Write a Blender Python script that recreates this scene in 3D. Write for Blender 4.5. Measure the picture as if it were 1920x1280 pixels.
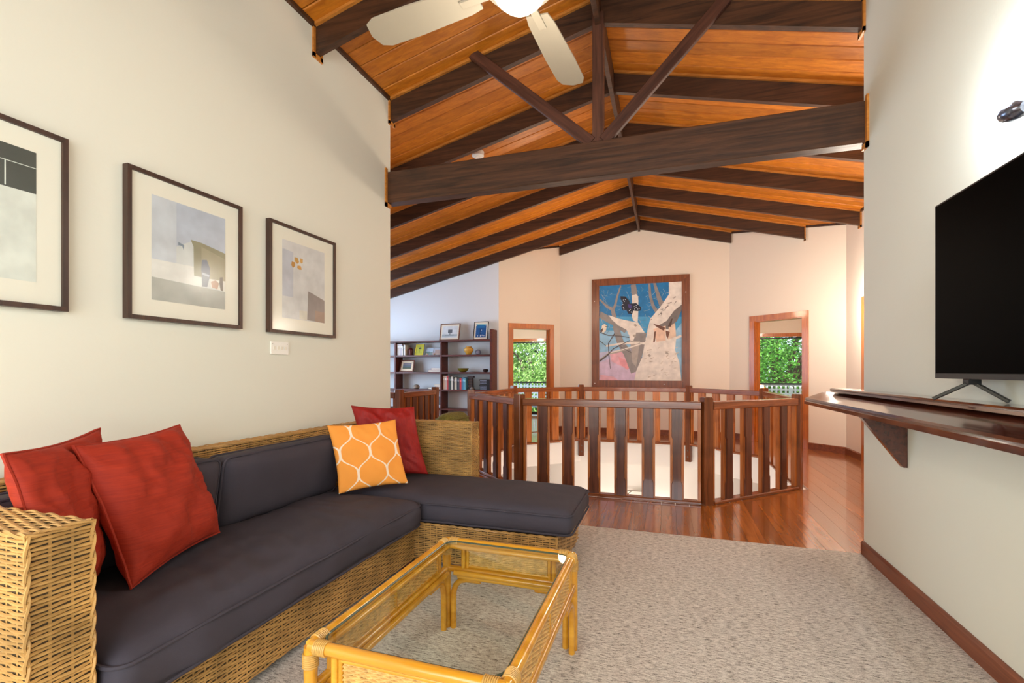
import bpy, bmesh, math, random
from mathutils import Vector, Matrix, noise
random.seed(7)
S = bpy.context.scene
for o in list(bpy.data.objects): bpy.data.objects.remove(o)
PI = math.pi
# ------------------------------------------------------------------ camera
cam = bpy.data.cameras.new('camera'); camo = bpy.data.objects.new('camera', cam)
S.collection.objects.link(camo); S.camera = camo
cam.sensor_width = 36; cam.lens = 889.6/1920*36
cam.shift_y = 55.3/1920
cam.clip_start = .02; cam.clip_end = 200
camo.location = (0, 0, 1.2); camo.rotation_euler = (PI/2, 0, .3156)
# ------------------------------------------------------------------ world, exposure
w = bpy.data.worlds.new('world'); S.world = w; w.use_nodes = True
bg = w.node_tree.nodes['Background']; bg.inputs[0].default_value = (.72, .84, 1, 1); bg.inputs[1].default_value = 1.6
S.view_settings.view_transform = 'Standard'; S.view_settings.look = 'None'
S.view_settings.exposure = 0.38; S.view_settings.gamma = 1.0
S.view_settings.use_curve_mapping = False
# ------------------------------------------------------------------ lights
def light(kind, loc, energy, col, size=.1, size_y=None, target=None, name='lamp_light', spread=None):
    l = bpy.data.lights.new(name, kind); l.energy = energy; l.color = col
    if kind == 'AREA':
        l.shape = 'RECTANGLE'; l.size = size; l.size_y = size_y or size
        if spread: l.spread = spread
    elif kind == 'SUN': l.angle = size
    else: l.shadow_soft_size = size
    o = bpy.data.objects.new(name, l); S.collection.objects.link(o); o.location = loc
    if target is not None:
        o.rotation_euler = (Vector(target)-Vector(loc)).to_track_quat('-Z', 'Y').to_euler()
    return o
WARM = (1, .80, .58); WARM2 = (1, .90, .76); COOL = (.82, .9, 1); WHT = (1, .96, .9)
light('AREA', (-.4, -1.75, 1.5), 98, (.88, .955, .98), 3.0, 2.0, (-.6, 4, 1.5), 'window_daylight')
light('POINT', (-.5, 1.62, 2.22), 15, (1, .95, .84), .09, name='fan_light')
light('POINT', (-2.12, .02, 1.0), 13, (1, .82, .5), .05, name='side_lamp_light')
light('POINT', (1.08, 2.14, 2.20), 11, (.86, .93, 1), .03, name='wall_spot_light')
light('AREA', (-6.1, 6.4, 1.6), 98, (.58, .77, 1), 3.0, 1.8, (0, 6.4, 1.3), 'hall_window_daylight')
light('POINT', (2.2, 7.0, 2.0), 48, WARM2, .10, name='hall_wall_light')
light('POINT', (1.6, 5.0, 2.5), 40, WARM2, .12, name='hall_wall_light')
light('POINT', (-1.5, 7.3, 2.5), 26, WARM, .12, name='hall_wall_light')
light('POINT', (-1.07, 8.8, -1.60), 15, WARM2, .06, name='lower_wall_light')
light('POINT', (-.1, 8.8, -1.56), 15, WARM2, .06, name='lower_wall_light')
light('AREA', (-.5, 6.6, -1.9), 42, (1, .93, .82), 2.0, 2.0, (-.5, 7.4, 3), 'lower_room_light')
light('POINT', (1.70, 10.25, 1.02), 9, WARM, .05, name='bedside_light')
light('POINT', (2.3, 9.9, 2.2), 22, WARM2, .1, name='bedroom_light')
light('POINT', (-3.6, 10.8, 2.1), 30, WARM2, .1, name='study_light')
light('SUN', (4, 0, 20), 6.0, (1, .97, .9), .02, None, (-2, 14, 0), 'sun')

# ------------------------------------------------------------------ mesh builder
class MB:
    def __init__(s): s.v = []; s.f = []; s.m = []; s.mi = 0; s.uv = None
    def add(s, vs, fs):
        n = len(s.v); s.v += [tuple(p) for p in vs]
        for f in fs: s.f.append([i+n for i in f]); s.m.append(s.mi)
        return s
    def box(s, x0, x1, y0, y1, z0, z1):
        return s.add([(x0,y0,z0),(x1,y0,z0),(x1,y1,z0),(x0,y1,z0),(x0,y0,z1),(x1,y0,z1),(x1,y1,z1),(x0,y1,z1)],
                     [(0,3,2,1),(4,5,6,7),(0,1,5,4),(1,2,6,5),(2,3,7,6),(3,0,4,7)])
    def hull8(s, a, b):   # bottom quad a, top quad b (ccw)
        return s.add(list(a)+list(b), [(0,3,2,1),(4,5,6,7),(0,1,5,4),(1,2,6,5),(2,3,7,6),(3,0,4,7)])
    def bar(s, p, q, wd, h, up=(0,0,1), ch=0):  # rectangular bar p->q
        p = Vector(p); q = Vector(q); d = (q-p).normalized(); sd = d.cross(Vector(up)).normalized(); u = sd.cross(d)
        if ch <= 0: pr = [(-wd/2,-h/2),(wd/2,-h/2),(wd/2,h/2),(-wd/2,h/2)]
        else:
            a, b = wd/2, h/2
            pr = [(-a+ch,-b),(a-ch,-b),(a,-b+ch),(a,b-ch),(a-ch,b),(-a+ch,b),(-a,b-ch),(-a,-b+ch)]
        n = len(pr); vs = [e+sd*x+u*y for e in (p, q) for x, y in pr]
        fs = [tuple(range(n))[::-1], tuple(range(n, 2*n))]+[(i,(i+1)%n,(i+1)%n+n,i+n) for i in range(n)]
        return s.add(vs, fs)
    def prism(s, poly, z0, z1):
        n = len(poly)
        return s.add([(x,y,z0) for x,y in poly]+[(x,y,z1) for x,y in poly],
                     [tuple(range(n))[::-1], tuple(range(n,2*n))]+[(i,(i+1)%n,(i+1)%n+n,i+n) for i in range(n)])
    def extr(s, poly3, d):   # planar polygon extruded along d
        n = len(poly3); d = Vector(d)
        return s.add([Vector(p) for p in poly3]+[Vector(p)+d for p in poly3],
                     [tuple(range(n))[::-1], tuple(range(n,2*n))]+[(i,(i+1)%n,(i+1)%n+n,i+n) for i in range(n)])
    def tube(s, pts, r, n=10, closed=False):
        pts = [Vector(p) for p in pts]; m = len(pts); rs = r if isinstance(r, (list, tuple)) else [r]*m
        vs = []; prev = None
        for i, p in enumerate(pts):
            if closed: t = (pts[(i+1)%m]-pts[i-1])
            else: t = pts[min(i+1,m-1)]-pts[max(i-1,0)]
            t.normalize()
            if prev is None: a = t.orthogonal().normalized()
            else:
                a = prev-t*prev.dot(t)
                a = a.normalized() if a.length > 1e-6 else t.orthogonal().normalized()
            prev = a; b = t.cross(a)
            for k in range(n):
                th = 2*PI*k/n; vs.append(p+(a*math.cos(th)+b*math.sin(th))*rs[i])
        fs = []
        for i in range(m if closed else m-1):
            j = (i+1)%m
            for k in range(n): fs.append((i*n+k, i*n+(k+1)%n, j*n+(k+1)%n, j*n+k))
        if not closed: fs += [tuple(range(n))[::-1], tuple(range((m-1)*n, m*n))]
        return s.add(vs, fs)
    def lathe(s, prof, n=24, c=(0,0,0)):
        vs = []; 
        for r, z in prof:
            for k in range(n): th = 2*PI*k/n; vs.append((c[0]+r*math.cos(th), c[1]+r*math.sin(th), c[2]+z))
        fs = [(i*n+k, i*n+(k+1)%n, (i+1)*n+(k+1)%n, (i+1)*n+k) for i in range(len(prof)-1) for k in range(n)]
        fs += [tuple(range(n))[::-1], tuple(range((len(prof)-1)*n, len(prof)*n))]
        return s.add(vs, fs)
def mesh_of(mb, mats, smooth=False, name='mesh', off=(0,0,0)):
    me = bpy.data.meshes.new(name)
    if off != (0,0,0): me.from_pydata([(a-off[0], b-off[1], c-off[2]) for a,b,c in mb.v], [], mb.f)
    else: me.from_pydata(mb.v, [], mb.f)
    if not isinstance(mats, (list, tuple)): mats = [mats]
    for m in mats: me.materials.append(m)
    if len(mats) > 1: me.polygons.foreach_set('material_index', mb.m)
    if mb.uv is not None:
        l = me.uv_layers.new(name='UVMap')
        for lp in me.loops: l.data[lp.index].uv = mb.uv[lp.vertex_index]
    if smooth:
        me.polygons.foreach_set('use_smooth', [True]*len(me.polygons))
        try: me.set_sharp_from_angle(angle=math.radians(40))
        except Exception: pass
    me.update(); return me
def link(o, parent=None):
    S.collection.objects.link(o)
    if parent is not None: o.parent = parent
    return o
def wloc(o):
    p = Vector((0,0,0))
    while o is not None: p += o.location; o = o.parent
    return tuple(p)
def part(name, mb, mat, parent=None, smooth=False, label=None, kind=None):
    """mesh object whose builder is in world coordinates"""
    off = wloc(parent) if parent is not None else (0,0,0)
    # own origin at the middle of the piece
    xs = [p[0] for p in mb.v]; ys = [p[1] for p in mb.v]; zs = [p[2] for p in mb.v]
    c = ((min(xs)+max(xs))/2, (min(ys)+max(ys))/2, min(zs))
    o = bpy.data.objects.new(name, mesh_of(mb, mat, smooth, name, c)); link(o, parent)
    o.location = (c[0]-off[0], c[1]-off[1], c[2]-off[2])
    if label: o['label'] = label
    if kind: o['kind'] = kind
    return o
def inst(name, me, loc, rz=0, parent=None):
    o = bpy.data.objects.new(name, me); link(o, parent)
    off = wloc(parent) if parent is not None else (0,0,0)
    o.location = (loc[0]-off[0], loc[1]-off[1], loc[2]-off[2]); o.rotation_euler = (0,0,rz); return o
def tag(o, label, cat, group=None):
    o['label'] = label; o['category'] = cat
    if group: o['group'] = group
    return o
def thing(name, label, cat, loc, group=None):
    o = bpy.data.objects.new(name, None); link(o); o.location = loc; o.empty_display_size = .05
    return tag(o, label, cat, group)
def struct(name, mb, mat, parent=None, smooth=False):
    return part(name, mb, mat, parent, smooth, kind='structure')
# ------------------------------------------------------------------ materials
def lin(c): return tuple((x/255/12.92 if x/255 <= .04045 else ((x/255+.055)/1.055)**2.4) for x in c)+(1,)
def newmat(name):
    m = bpy.data.materials.new(name); m.use_nodes = True; return m, m.node_tree, m.node_tree.nodes['Principled BSDF']
def N(t, k, **kw):
    n = t.nodes.new(k)
    for a, b in kw.items():
        if a in n.inputs: n.inputs[a].default_value = b
        else: setattr(n, a, b)
    return n
def plain(name, c, rough=.5, metal=0, bump=0, bscale=200, var=0, vscale=6, emit=None, es=0, coat=0):
    m, t, b = newmat(name); b.inputs['Base Color'].default_value = lin(c); b.inputs['Roughness'].default_value = rough
    b.inputs['Metallic'].default_value = metal
    if coat: b.inputs['Coat Weight'].default_value = coat; b.inputs['Coat Roughness'].default_value = .12
    tc = N(t, 'ShaderNodeTexCoord')
    if var:
        n = N(t, 'ShaderNodeTexNoise', Scale=vscale, Detail=5.0); t.links.new(tc.outputs['Object'], n.inputs['Vector'])
        r = N(t, 'ShaderNodeValToRGB'); r.color_ramp.elements[0].position = .3; r.color_ramp.elements[1].position = .7
        r.color_ramp.elements[0].color = tuple(x*(1-var) for x in lin(c)[:3])+(1,)
        r.color_ramp.elements[1].color = tuple(min(1, x*(1+var)) for x in lin(c)[:3])+(1,)
        t.links.new(n.outputs['Fac'], r.inputs['Fac']); t.links.new(r.outputs['Color'], b.inputs['Base Color'])
    if bump:
        n = N(t, 'ShaderNodeTexNoise', Scale=float(bscale), Detail=3.0); t.links.new(tc.outputs['Object'], n.inputs['Vector'])
        bp = N(t, 'ShaderNodeBump', Strength=bump, Distance=.01); t.links.new(n.outputs['Fac'], bp.inputs['Height'])
        t.links.new(bp.outputs['Normal'], b.inputs['Normal'])
    if emit: b.inputs['Emission Color'].default_value = lin(emit); b.inputs['Emission Strength'].default_value = es
    return m
def wood(name, dark, light_, rough=.4, axis='Y', rnd=.25, coat=0, fine=1.0, bump=.15, knot=.66):
    m, t, b = newmat(name)
    tc = N(t, 'ShaderNodeTexCoord'); oi = N(t, 'ShaderNodeObjectInfo')
    sc = {'X': (1.2, 22, 22), 'Y': (22, 1.2, 22), 'Z': (22, 22, 1.2)}[axis]
    mp = N(t, 'ShaderNodeMapping'); mp.inputs['Scale'].default_value = tuple(x*fine for x in sc)
    t.links.new(tc.outputs['Object'], mp.inputs['Vector'])
    cmb = N(t, 'ShaderNodeMath', operation='MULTIPLY'); cmb.inputs[1].default_value = 37.0
    t.links.new(oi.outputs['Random'], cmb.inputs[0]); t.links.new(cmb.outputs[0], mp.inputs['Location'])
    n = N(t, 'ShaderNodeTexNoise', Scale=1.6, Detail=6.0, Roughness=.62); t.links.new(mp.outputs['Vector'], n.inputs['Vector'])
    n.inputs['Distortion'].default_value = .6
    r = N(t, 'ShaderNodeValToRGB'); r.color_ramp.elements[0].position = .32; r.color_ramp.elements[1].position = .68
    r.color_ramp.elements[0].color = lin(dark); r.color_ramp.elements[1].color = lin(light_)
    t.links.new(n.outputs['Fac'], r.inputs['Fac'])
    mr = N(t, 'ShaderNodeMapRange'); mr.inputs[3].default_value = 1-rnd; mr.inputs[4].default_value = 1+rnd*.6
    t.links.new(oi.outputs['Random'], mr.inputs[0])
    vm = N(t, 'ShaderNodeVectorMath', operation='SCALE'); t.links.new(r.outputs['Color'], vm.inputs[0]); t.links.new(mr.outputs[0], vm.inputs['Scale'])
    # knots and darker figure
    k = N(t, 'ShaderNodeTexNoise', Scale=3.0, Detail=2.0); t.links.new(tc.outputs['Object'], k.inputs['Vector'])
    kr = N(t, 'ShaderNodeMapRange'); kr.inputs[1].default_value = .3; kr.inputs[2].default_value = .42; kr.inputs[3].default_value = knot; kr.inputs[4].default_value = 1
    t.links.new(k.outputs['Fac'], kr.inputs[0])
    v2 = N(t, 'ShaderNodeVectorMath', operation='SCALE'); t.links.new(vm.outputs[0], v2.inputs[0]); t.links.new(kr.outputs[0], v2.inputs['Scale'])
    t.links.new(v2.outputs[0], b.inputs['Base Color'])
    b.inputs['Roughness'].default_value = rough
    if coat: b.inputs['Coat Weight'].default_value = coat; b.inputs['Coat Roughness'].default_value = .08
    bp = N(t, 'ShaderNodeBump', Strength=bump, Distance=.004); t.links.new(n.outputs['Fac'], bp.inputs['Height']); t.links.new(bp.outputs['Normal'], b.inputs['Normal'])
    return m
M_wall = plain('cream_wall_paint', (228, 227, 212), .75, bump=.04, bscale=60)
M_hall = plain('warm_hall_paint', (240, 226, 208), .75, bump=.04, bscale=60)
M_white = plain('white_plaster', (242, 238, 232), .7)
M_ceil = wood('orange_cedar_board', (172, 94, 16), (208, 126, 30), .45, 'X', .2, fine=.8, knot=.8)
M_beam = wood('dark_stained_beam', (42, 24, 12), (88, 54, 32), .5, 'X', .15, fine=1.0, bump=.4)
M_beamv = wood('dark_stained_post', (62, 34, 24), (106, 66, 48), .5, 'Z', .15, bump=.3)
M_strut = wood('dark_stained_strut', (62, 34, 24), (100, 60, 44), .5, 'X', .1, bump=.3)
M_bead = wood('orange_bead', (176, 104, 34), (214, 142, 62), .45, 'X', .1)
M_floor = wood('polished_floorboard', (146, 80, 26), (186, 108, 42), .2, 'Y', .28, coat=.6, fine=.7, bump=.03)
M_rail = wood('polished_red_rail', (92, 46, 20), (144, 80, 42), .28, 'Z', .18, coat=.4)
M_railh = wood('polished_red_handrail', (104, 52, 24), (160, 90, 48), .25, 'X', .12, coat=.5)
M_slat = wood('shaded_baluster_face', (74, 39, 26), (114, 66, 46), .28, 'Z', .15, coat=.4)  # darker timber colour paints in the shade on the baluster fronts
M_balu = wood('lamplit_baluster', (146, 76, 28), (202, 122, 56), .32, 'Z', .18, coat=.3)  # lighter timber colour stands in for lamplight from below on the sides
M_trim = wood('orange_door_trim', (172, 88, 20), (206, 118, 38), .3, 'Z', .08, coat=.3)
M_skirt = wood('brown_skirting', (112, 58, 34), (146, 80, 48), .4, 'Y', .05)
M_shelfwood = wood('mahogany_bookshelf', (66, 22, 14), (108, 42, 28), .4, 'X', .1)
M_ledge = wood('dark_mahogany_ledge', (58, 26, 18), (96, 48, 32), .18, 'Y', .05, coat=.8, bump=.02)
M_frame = wood('walnut_frame', (48, 30, 22), (78, 50, 36), .4, 'Z', .05)
M_pframe = wood('brown_painting_frame', (104, 54, 26), (148, 84, 44), .35, 'Z', .08)
M_bamboo = wood('honey_bamboo', (196, 128, 24), (232, 170, 54), .25, 'X', .08, coat=.5, fine=.4, bump=.02)
M_wrap = plain('cane_binding', (206, 160, 84), .4, var=.15, vscale=60)
M_ratt = plain('rattan_strand', (182, 140, 80), .42, var=.34, vscale=9)
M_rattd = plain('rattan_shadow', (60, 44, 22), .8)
M_cane = plain('table_cane', (214, 168, 100), .45, var=.25, vscale=40)
M_char = plain('charcoal_fabric', (62, 57, 66), .85, bump=.12, bscale=420, var=.1, vscale=4)
M_black = plain('black_plastic', (20, 20, 22), .35)
M_screen = plain('tv_screen', (0, 0, 0), .45); M_screen.node_tree.nodes['Principled BSDF'].inputs['Specular IOR Level'].default_value = .015
M_mat = plain('cream_mount', (236, 230, 214), .6)
M_plast = plain('white_plastic', (240, 238, 230), .35)
M_steel = plain('dark_bolt', (120, 110, 100), .3, .8)
M_glassy = None
def fabric(name, c1, c2, sc=(8, 60, 60), rough=.45, sheen=.0):
    m, t, b = newmat(name); tc = N(t, 'ShaderNodeTexCoord'); mp = N(t, 'ShaderNodeMapping')
    mp.inputs['Scale'].default_value = sc; t.links.new(tc.outputs['Object'], mp.inputs['Vector'])
    n = N(t, 'ShaderNodeTexNoise', Scale=1.5, Detail=6.0, Roughness=.7); t.links.new(mp.outputs['Vector'], n.inputs['Vector'])
    r = N(t, 'ShaderNodeValToRGB'); r.color_ramp.elements[0].position = .35; r.color_ramp.elements[1].position = .65
    r.color_ramp.elements[0].color = lin(c1); r.color_ramp.elements[1].color = lin(c2)
    t.links.new(n.outputs['Fac'], r.inputs['Fac']); t.links.new(r.outputs['Color'], b.inputs['Base Color'])
    b.inputs['Roughness'].default_value = rough; b.inputs['Sheen Weight'].default_value = sheen
    bp = N(t, 'ShaderNodeBump', Strength=.35, Distance=.004); t.links.new(n.outputs['Fac'], bp.inputs['Height']); t.links.new(bp.outputs['Normal'], b.inputs['Normal'])
    return m
M_red = fabric('rust_red_silk', (150, 32, 4), (172, 44, 8), (5, 5, 110), .75)
M_red2 = fabric('crimson_silk', (140, 12, 6), (164, 20, 10), (60, 60, 5), .65)
def carpet_mat():
    m, t, b = newmat('flecked_carpet'); tc = N(t, 'ShaderNodeTexCoord'); mp = N(t, 'ShaderNodeMapping')
    mp.inputs['Scale'].default_value = (28, 120, 1); t.links.new(tc.outputs['Object'], mp.inputs['Vector'])
    n = N(t, 'ShaderNodeTexNoise', Scale=1.0, Detail=5.0, Roughness=.75); t.links.new(mp.outputs['Vector'], n.inputs['Vector'])
    n2 = N(t, 'ShaderNodeTexNoise', Scale=260.0, Detail=2.0); t.links.new(tc.outputs['Object'], n2.inputs['Vector'])
    mx = N(t, 'ShaderNodeMath', operation='MULTIPLY_ADD'); mx.inputs[1].default_value = .35; t.links.new(n2.outputs['Fac'], mx.inputs[0]); t.links.new(n.outputs['Fac'], mx.inputs[2])
    r = N(t, 'ShaderNodeValToRGB'); e = r.color_ramp.elements; e[0].position = .5; e[1].position = .8
    e[0].color = lin((92, 86, 78)); e[1].color = lin((236, 230, 220))
    x = r.color_ramp.elements.new(.64); x.color = lin((198, 189, 178))
    t.links.new(mx.outputs[0], r.inputs['Fac']); t.links.new(r.outputs['Color'], b.inputs['Base Color'])
    b.inputs['Roughness'].default_value = .95
    bp = N(t, 'ShaderNodeBump', Strength=.5, Distance=.006); t.links.new(mx.outputs[0], bp.inputs['Height']); t.links.new(bp.outputs['Normal'], b.inputs['Normal'])
    return m
M_carpet = carpet_mat()
def glass_mat(name, tint=(.96, 1, .98, 1), refl=.5, rough=.02):
    m, t, b = newmat(name)
    tr = N(t, 'ShaderNodeBsdfTransparent'); tr.inputs[0].default_value = tint
    gl = N(t, 'ShaderNodeBsdfGlossy'); gl.inputs['Roughness'].default_value = rough
    lw = N(t, 'ShaderNodeLayerWeight'); lw.inputs['Blend'].default_value = .5
    pw = N(t, 'ShaderNodeMath', operation='POWER'); pw.inputs[1].default_value = 5.0; t.links.new(lw.outputs['Facing'], pw.inputs[0])
    mu = N(t, 'ShaderNodeMath', operation='MULTIPLY_ADD'); mu.inputs[1].default_value = .9*refl; mu.inputs[2].default_value = .045*refl; t.links.new(pw.outputs[0], mu.inputs[0])
    mx = N(t, 'ShaderNodeMixShader'); t.links.new(mu.outputs[0], mx.inputs[0]); t.links.new(tr.outputs[0], mx.inputs[1]); t.links.new(gl.outputs[0], mx.inputs[2])
    t.links.new(mx.outputs[0], t.nodes['Material Output'].inputs[0]); return m
M_glass = glass_mat('clear_glass')
M_pane = glass_mat('window_pane', (.98, 1, 1, 1), .5)
M_pglass = glass_mat('picture_glass', (.99, 1, 1, 1), .35, .16)
def orange_mat():
    m, t, b = newmat('orange_trellis_print'); uv = N(t, 'ShaderNodeUVMap'); sp = N(t, 'ShaderNodeSeparateXYZ'); t.links.new(uv.outputs[0], sp.inputs[0])
    def mth(op, a, bb=None, c=None):
        n = N(t, 'ShaderNodeMath', operation=op)
        for i, q in enumerate((a, bb, c)):
            if q is None: continue
            if isinstance(q, (int, float)): n.inputs[i].default_value = q
            else: t.links.new(q, n.inputs[i])
        return n.outputs[0]
    x, y = sp.outputs[0], sp.outputs[1]
    p, q = .43, .66
    th = mth('MULTIPLY', mth('ADD', y, .12), 2*PI/q)
    cs = mth('COSINE', th)
    c3 = mth('COSINE', mth('MULTIPLY', th, 3))
    f = mth('ADD', mth('MULTIPLY', cs, .25*p*1.08), mth('MULTIPLY', c3, -.012))
    xo = mth('ADD', x, .05)
    def dist(a): return mth('MULTIPLY', mth('ABSOLUTE', mth('SUBTRACT', mth('FRACT', mth('ADD', mth('DIVIDE', a, p), .5)), .5)), p)
    d1 = dist(mth('SUBTRACT', xo, f)); d2 = dist(mth('SUBTRACT', mth('ADD', xo, f), p/2))
    d = mth('MINIMUM', d1, d2); lt = mth('LESS_THAN', d, .014)
    mx = N(t, 'ShaderNodeMix', data_type='RGBA'); t.links.new(lt, mx.inputs[0])
    mx.inputs[6].default_value = lin((250, 160, 62)); mx.inputs[7].default_value = lin((250, 226, 200))
    t.links.new(mx.outputs[2], b.inputs['Base Color']); b.inputs['Roughness'].default_value = .8
    return m
M_orange = orange_mat()
_cols = {}
def pc(c, rough=.6):
    k = (tuple(c), rough)
    if k not in _cols: _cols[k] = plain('paint_%d_%d_%d' % tuple(c), c, rough, var=.14, vscale=9)
    return _cols[k]
# ------------------------------------------------------------------ room geometry constants
UL, UR, VE = -2.343, 1.230, 3.68            # left wall, right wall, where both end
def ceil_z(u): return 4.075-.2467*abs(u+.5)
PA, PB = (-2.03, 9.3), (1.069, 9.3)         # picture wall
LB = (-3.023, 8.45)                          # corner with bookshelf wall
RC = (2.465, 8.017)                          # corner on the right
def wall_poly(p, q, t=.12, side=1, z0=0, holes=None, top=None, mat=M_hall, name='wall_back'):
    """upright wall p->q (2D), thickness outward, optional door hole (a,b,ztop) along it"""
    P = Vector(p); Q = Vector(q); L = (Q-P).length; d = (Q-P)/L; n = Vector((d.y, -d.x))*side*t
    mb = MB()
    brk = [0, L]
    if holes: brk += [holes[0], holes[1]]
    # ridge crossing
    if (P.x+.5)*(Q.x+.5) < 0 and top is None: brk.append((-.5-P.x)/d.x)
    brk = sorted(brk)
    tz = (lambda u: ceil_z(u)+.012) if top is None else (lambda u: top)
    for a, b in zip(brk, brk[1:]):
        if b-a < 1e-4: continue
        z = z0
        if holes and a >= holes[0]-1e-6 and b <= holes[1]+1e-6: z = holes[2]
        A = P+d*a; B = P+d*b; A2 = A+n; B2 = B+n
        lo = [(A.x,A.y,z),(B.x,B.y,z),(B2.x,B2.y,z),(A2.x,A2.y,z)]
        hi = [(A.x,A.y,tz(A.x)),(B.x,B.y,tz(B.x)),(B2.x,B2.y,tz(B2.x)),(A2.x,A2.y,tz(A2.x))]
        mb.hull8(lo, hi)
    return struct(name, mb, mat)
wall_poly((UL, -2), (UL, VE), .12, -1, mat=M_wall, name='wall_left')
wall_poly((UR, -2), (UR, VE), .14, 1, mat=M_wall, name='wall_right')
# wall behind the camera with a window opening
mb = MB(); mb.box(UL-.12, UR+.14, -2.12, -2, 0, .9); mb.box(UL-.12, -1.7, -2.12, -2, .9, 3.5); mb.box(.9, UR+.14, -2.12, -2, .9, 3.5); mb.box(-1.7, .9, -2.12, -2, 2.3, 4.2)
struct('wall_front', mb, M_wall)
mb = MB(); mb.box(-1.7, .9, -2.08, -2.04, .9, .96); mb.box(-1.7, .9, -2.08, -2.04, 2.24, 2.3); mb.box(-1.7, -1.64, -2.08, -2.04, .9, 2.3); mb.box(.84, .9, -2.08, -2.04, .9, 2.3); mb.box(-.43, -.37, -2.08, -2.04, .9, 2.3)
struct('window_1', mb, M_trim)
# hall: returns of the side walls, left end wall
wall_poly((-6.3, VE-.12), (UL-.12, VE-.12), .12, -1, name='wall_hall_near')
wall_poly((UR+.14, VE-.12), (2.58, VE-.12), .12, -1, name='wall_hall_near')
wall_poly((-6.3, VE-.2), (-6.3, 8.5), .12, -1, name='wall_hall_left')
wall_poly((-6.42, 8.45), LB, .12, -1, mat=plain('daylight_tinted_paint', (224, 228, 232), .7), name='wall_bookshelf')  # white wall, the bluish cast of hall daylight is put into its colour
LW = (Vector(PA)-Vector(LB)).length
wall_poly(LB, PA, .12, -1, holes=(.28, 1.08, 2.03), name='wall_back_left')
wall_poly(PA, PB, .12, -1, name='wall_back')
RW = (Vector(RC)-Vector(PB)).length
wall_poly(PB, RC, .12, -1, holes=(.48, 1.285, 2.05), name='wall_back_right')
wall_poly(RC, (2.46, VE-.12), .12, -1, holes=(.70, 1.52, 2.09), name='wall_hall_right')
# ------------------------------------------------------------------ door joinery
def door_frame(name, p, q, a, b, zt, wa=.085, jt=.02, depth=.12, side=-1, sill=False):
    P = Vector(p); Q = Vector(q); d = (Q-P).normalized(); n = Vector((d.y, -d.x))*side
    A = P+d*a; B = P+d*b
    root = bpy.data.objects.new(name, None); link(root); root.location = (A.x, A.y, 0); root['kind'] = 'structure'
    def vbar(s0, s1, z0, z1, n0, n1):
        c = [P+d*s0+n*n0, P+d*s1+n*n0, P+d*s1+n*n1, P+d*s0+n*n1]
        return MB().hull8([(k.x,k.y,z0) for k in c], [(k.x,k.y,z1) for k in c])
    part('architrave', vbar(a-wa, a+.005, 0, zt-.005, -.02, 0), M_trim, root)
    part('architrave', vbar(b-.005, b+wa, 0, zt-.005, -.02, 0), M_trim, root)
    part('architrave', vbar(a-wa, b+wa, zt-.005, zt+wa, -.02, 0), M_trim, root)
    part('jamb', vbar(a, a+jt, 0, zt, 0, depth), M_trim, root)
    part('jamb', vbar(b-jt, b, 0, zt, 0, depth), M_trim, root)
    part('jamb', vbar(a+jt, b-jt, zt-jt, zt, 0, depth), M_trim, root)
    part('door_stop', vbar(a+jt, a+jt+.012, 0, zt-jt, .05, .09), M_trim, root)
    part('door_stop', vbar(b-jt-.012, b-jt, 0, zt-jt, .05, .09), M_trim, root)
    for zz in (.3, 1.75):
        part('hinge', vbar(b-jt-.004, b-jt, zz, zz+.09, .092, .118), M_steel, root)
    return root, vbar
door_frame('door_1', LB, PA, .28, 1.08, 2.03)
door_frame('door_2', PB, RC, .48, 1.285, 2.05)
d3, vb = door_frame('door_3', RC, (2.46, VE-.12), .70, 1.52, 2.09)
leaf = part('door_leaf', vb(.722, 1.498, .01, 2.068, .05, .088), M_trim, d3)
# ------------------------------------------------------------------ skirting
def skirt(name, p, q, gaps=(), h=.10, side=-1, m=M_skirt):
    P = Vector(p); Q = Vector(q); L = (Q-P).length; d = (Q-P)/L; n = Vector((d.y, -d.x))*side
    segs = []; s = 0
    for a, b in gaps: segs.append((s, a)); s = b
    segs.append((s, L))
    for a, b in segs:
        c = [P+d*a-n*.018, P+d*b-n*.018, P+d*b, P+d*a]; c2 = [P+d*a-n*.008, P+d*b-n*.008, P+d*b, P+d*a]
        mb = MB(); mb.hull8([(k.x,k.y,0) for k in c], [(k.x,k.y,h-.012) for k in c]); mb.hull8([(k.x,k.y,h-.012) for k in c], [(k.x,k.y,h) for k in c2])
        struct(name, mb, m)
skirt('baseboard_left', (UL, -2), (UL, VE), h=.085, side=-1)
skirt('baseboard_right', (UR, -2), (UR, VE), h=.085, side=1)
skirt('baseboard_bookshelf', (-6.3, 8.45), LB)
skirt('baseboard_back_left', LB, PA, [(.195, 1.165)])
skirt('baseboard_back', PA, PB)
skirt('baseboard_back_right', PB, RC, [(.395, 1.37)])
skirt('baseboard_hall_right', RC, (2.46, VE), [(.615, 1.605)])
# ------------------------------------------------------------------ ceiling: boards, rafters, ridge
ceil = bpy.data.objects.new('ceiling', None); link(ceil); ceil['kind'] = 'structure'; ceil.location = (0, 0, 0)
BW = .946/6
def board_mesh(u_out):
    sg = -1 if u_out < -.5 else 1
    mb = MB(); g = .0034
    prof = [(g+.006, 0), (BW-g-.006, 0), (BW-g, .007), (BW-g, .018), (g, .018), (g, .007)]
    us = (-.5, u_out)
    vs = [(u, y, ceil_z(u)+z) for u in us for y, z in prof]
    n = 6; fs = [tuple(range(n)), tuple(range(n, 2*n))[::-1]]+[(i, i+n, (i+1)%n+n, (i+1)%n) for i in range(n)]
    mb.add(vs, fs); return mesh_of(mb, M_ceil, name='ceiling_board')
bl_in, bl_out = board_mesh(UL-.02), board_mesh(-6.35); br_in, br_out = board_mesh(UR+.02), board_mesh(2.58)
v = 3.695-6*.946; k = 0
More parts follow.
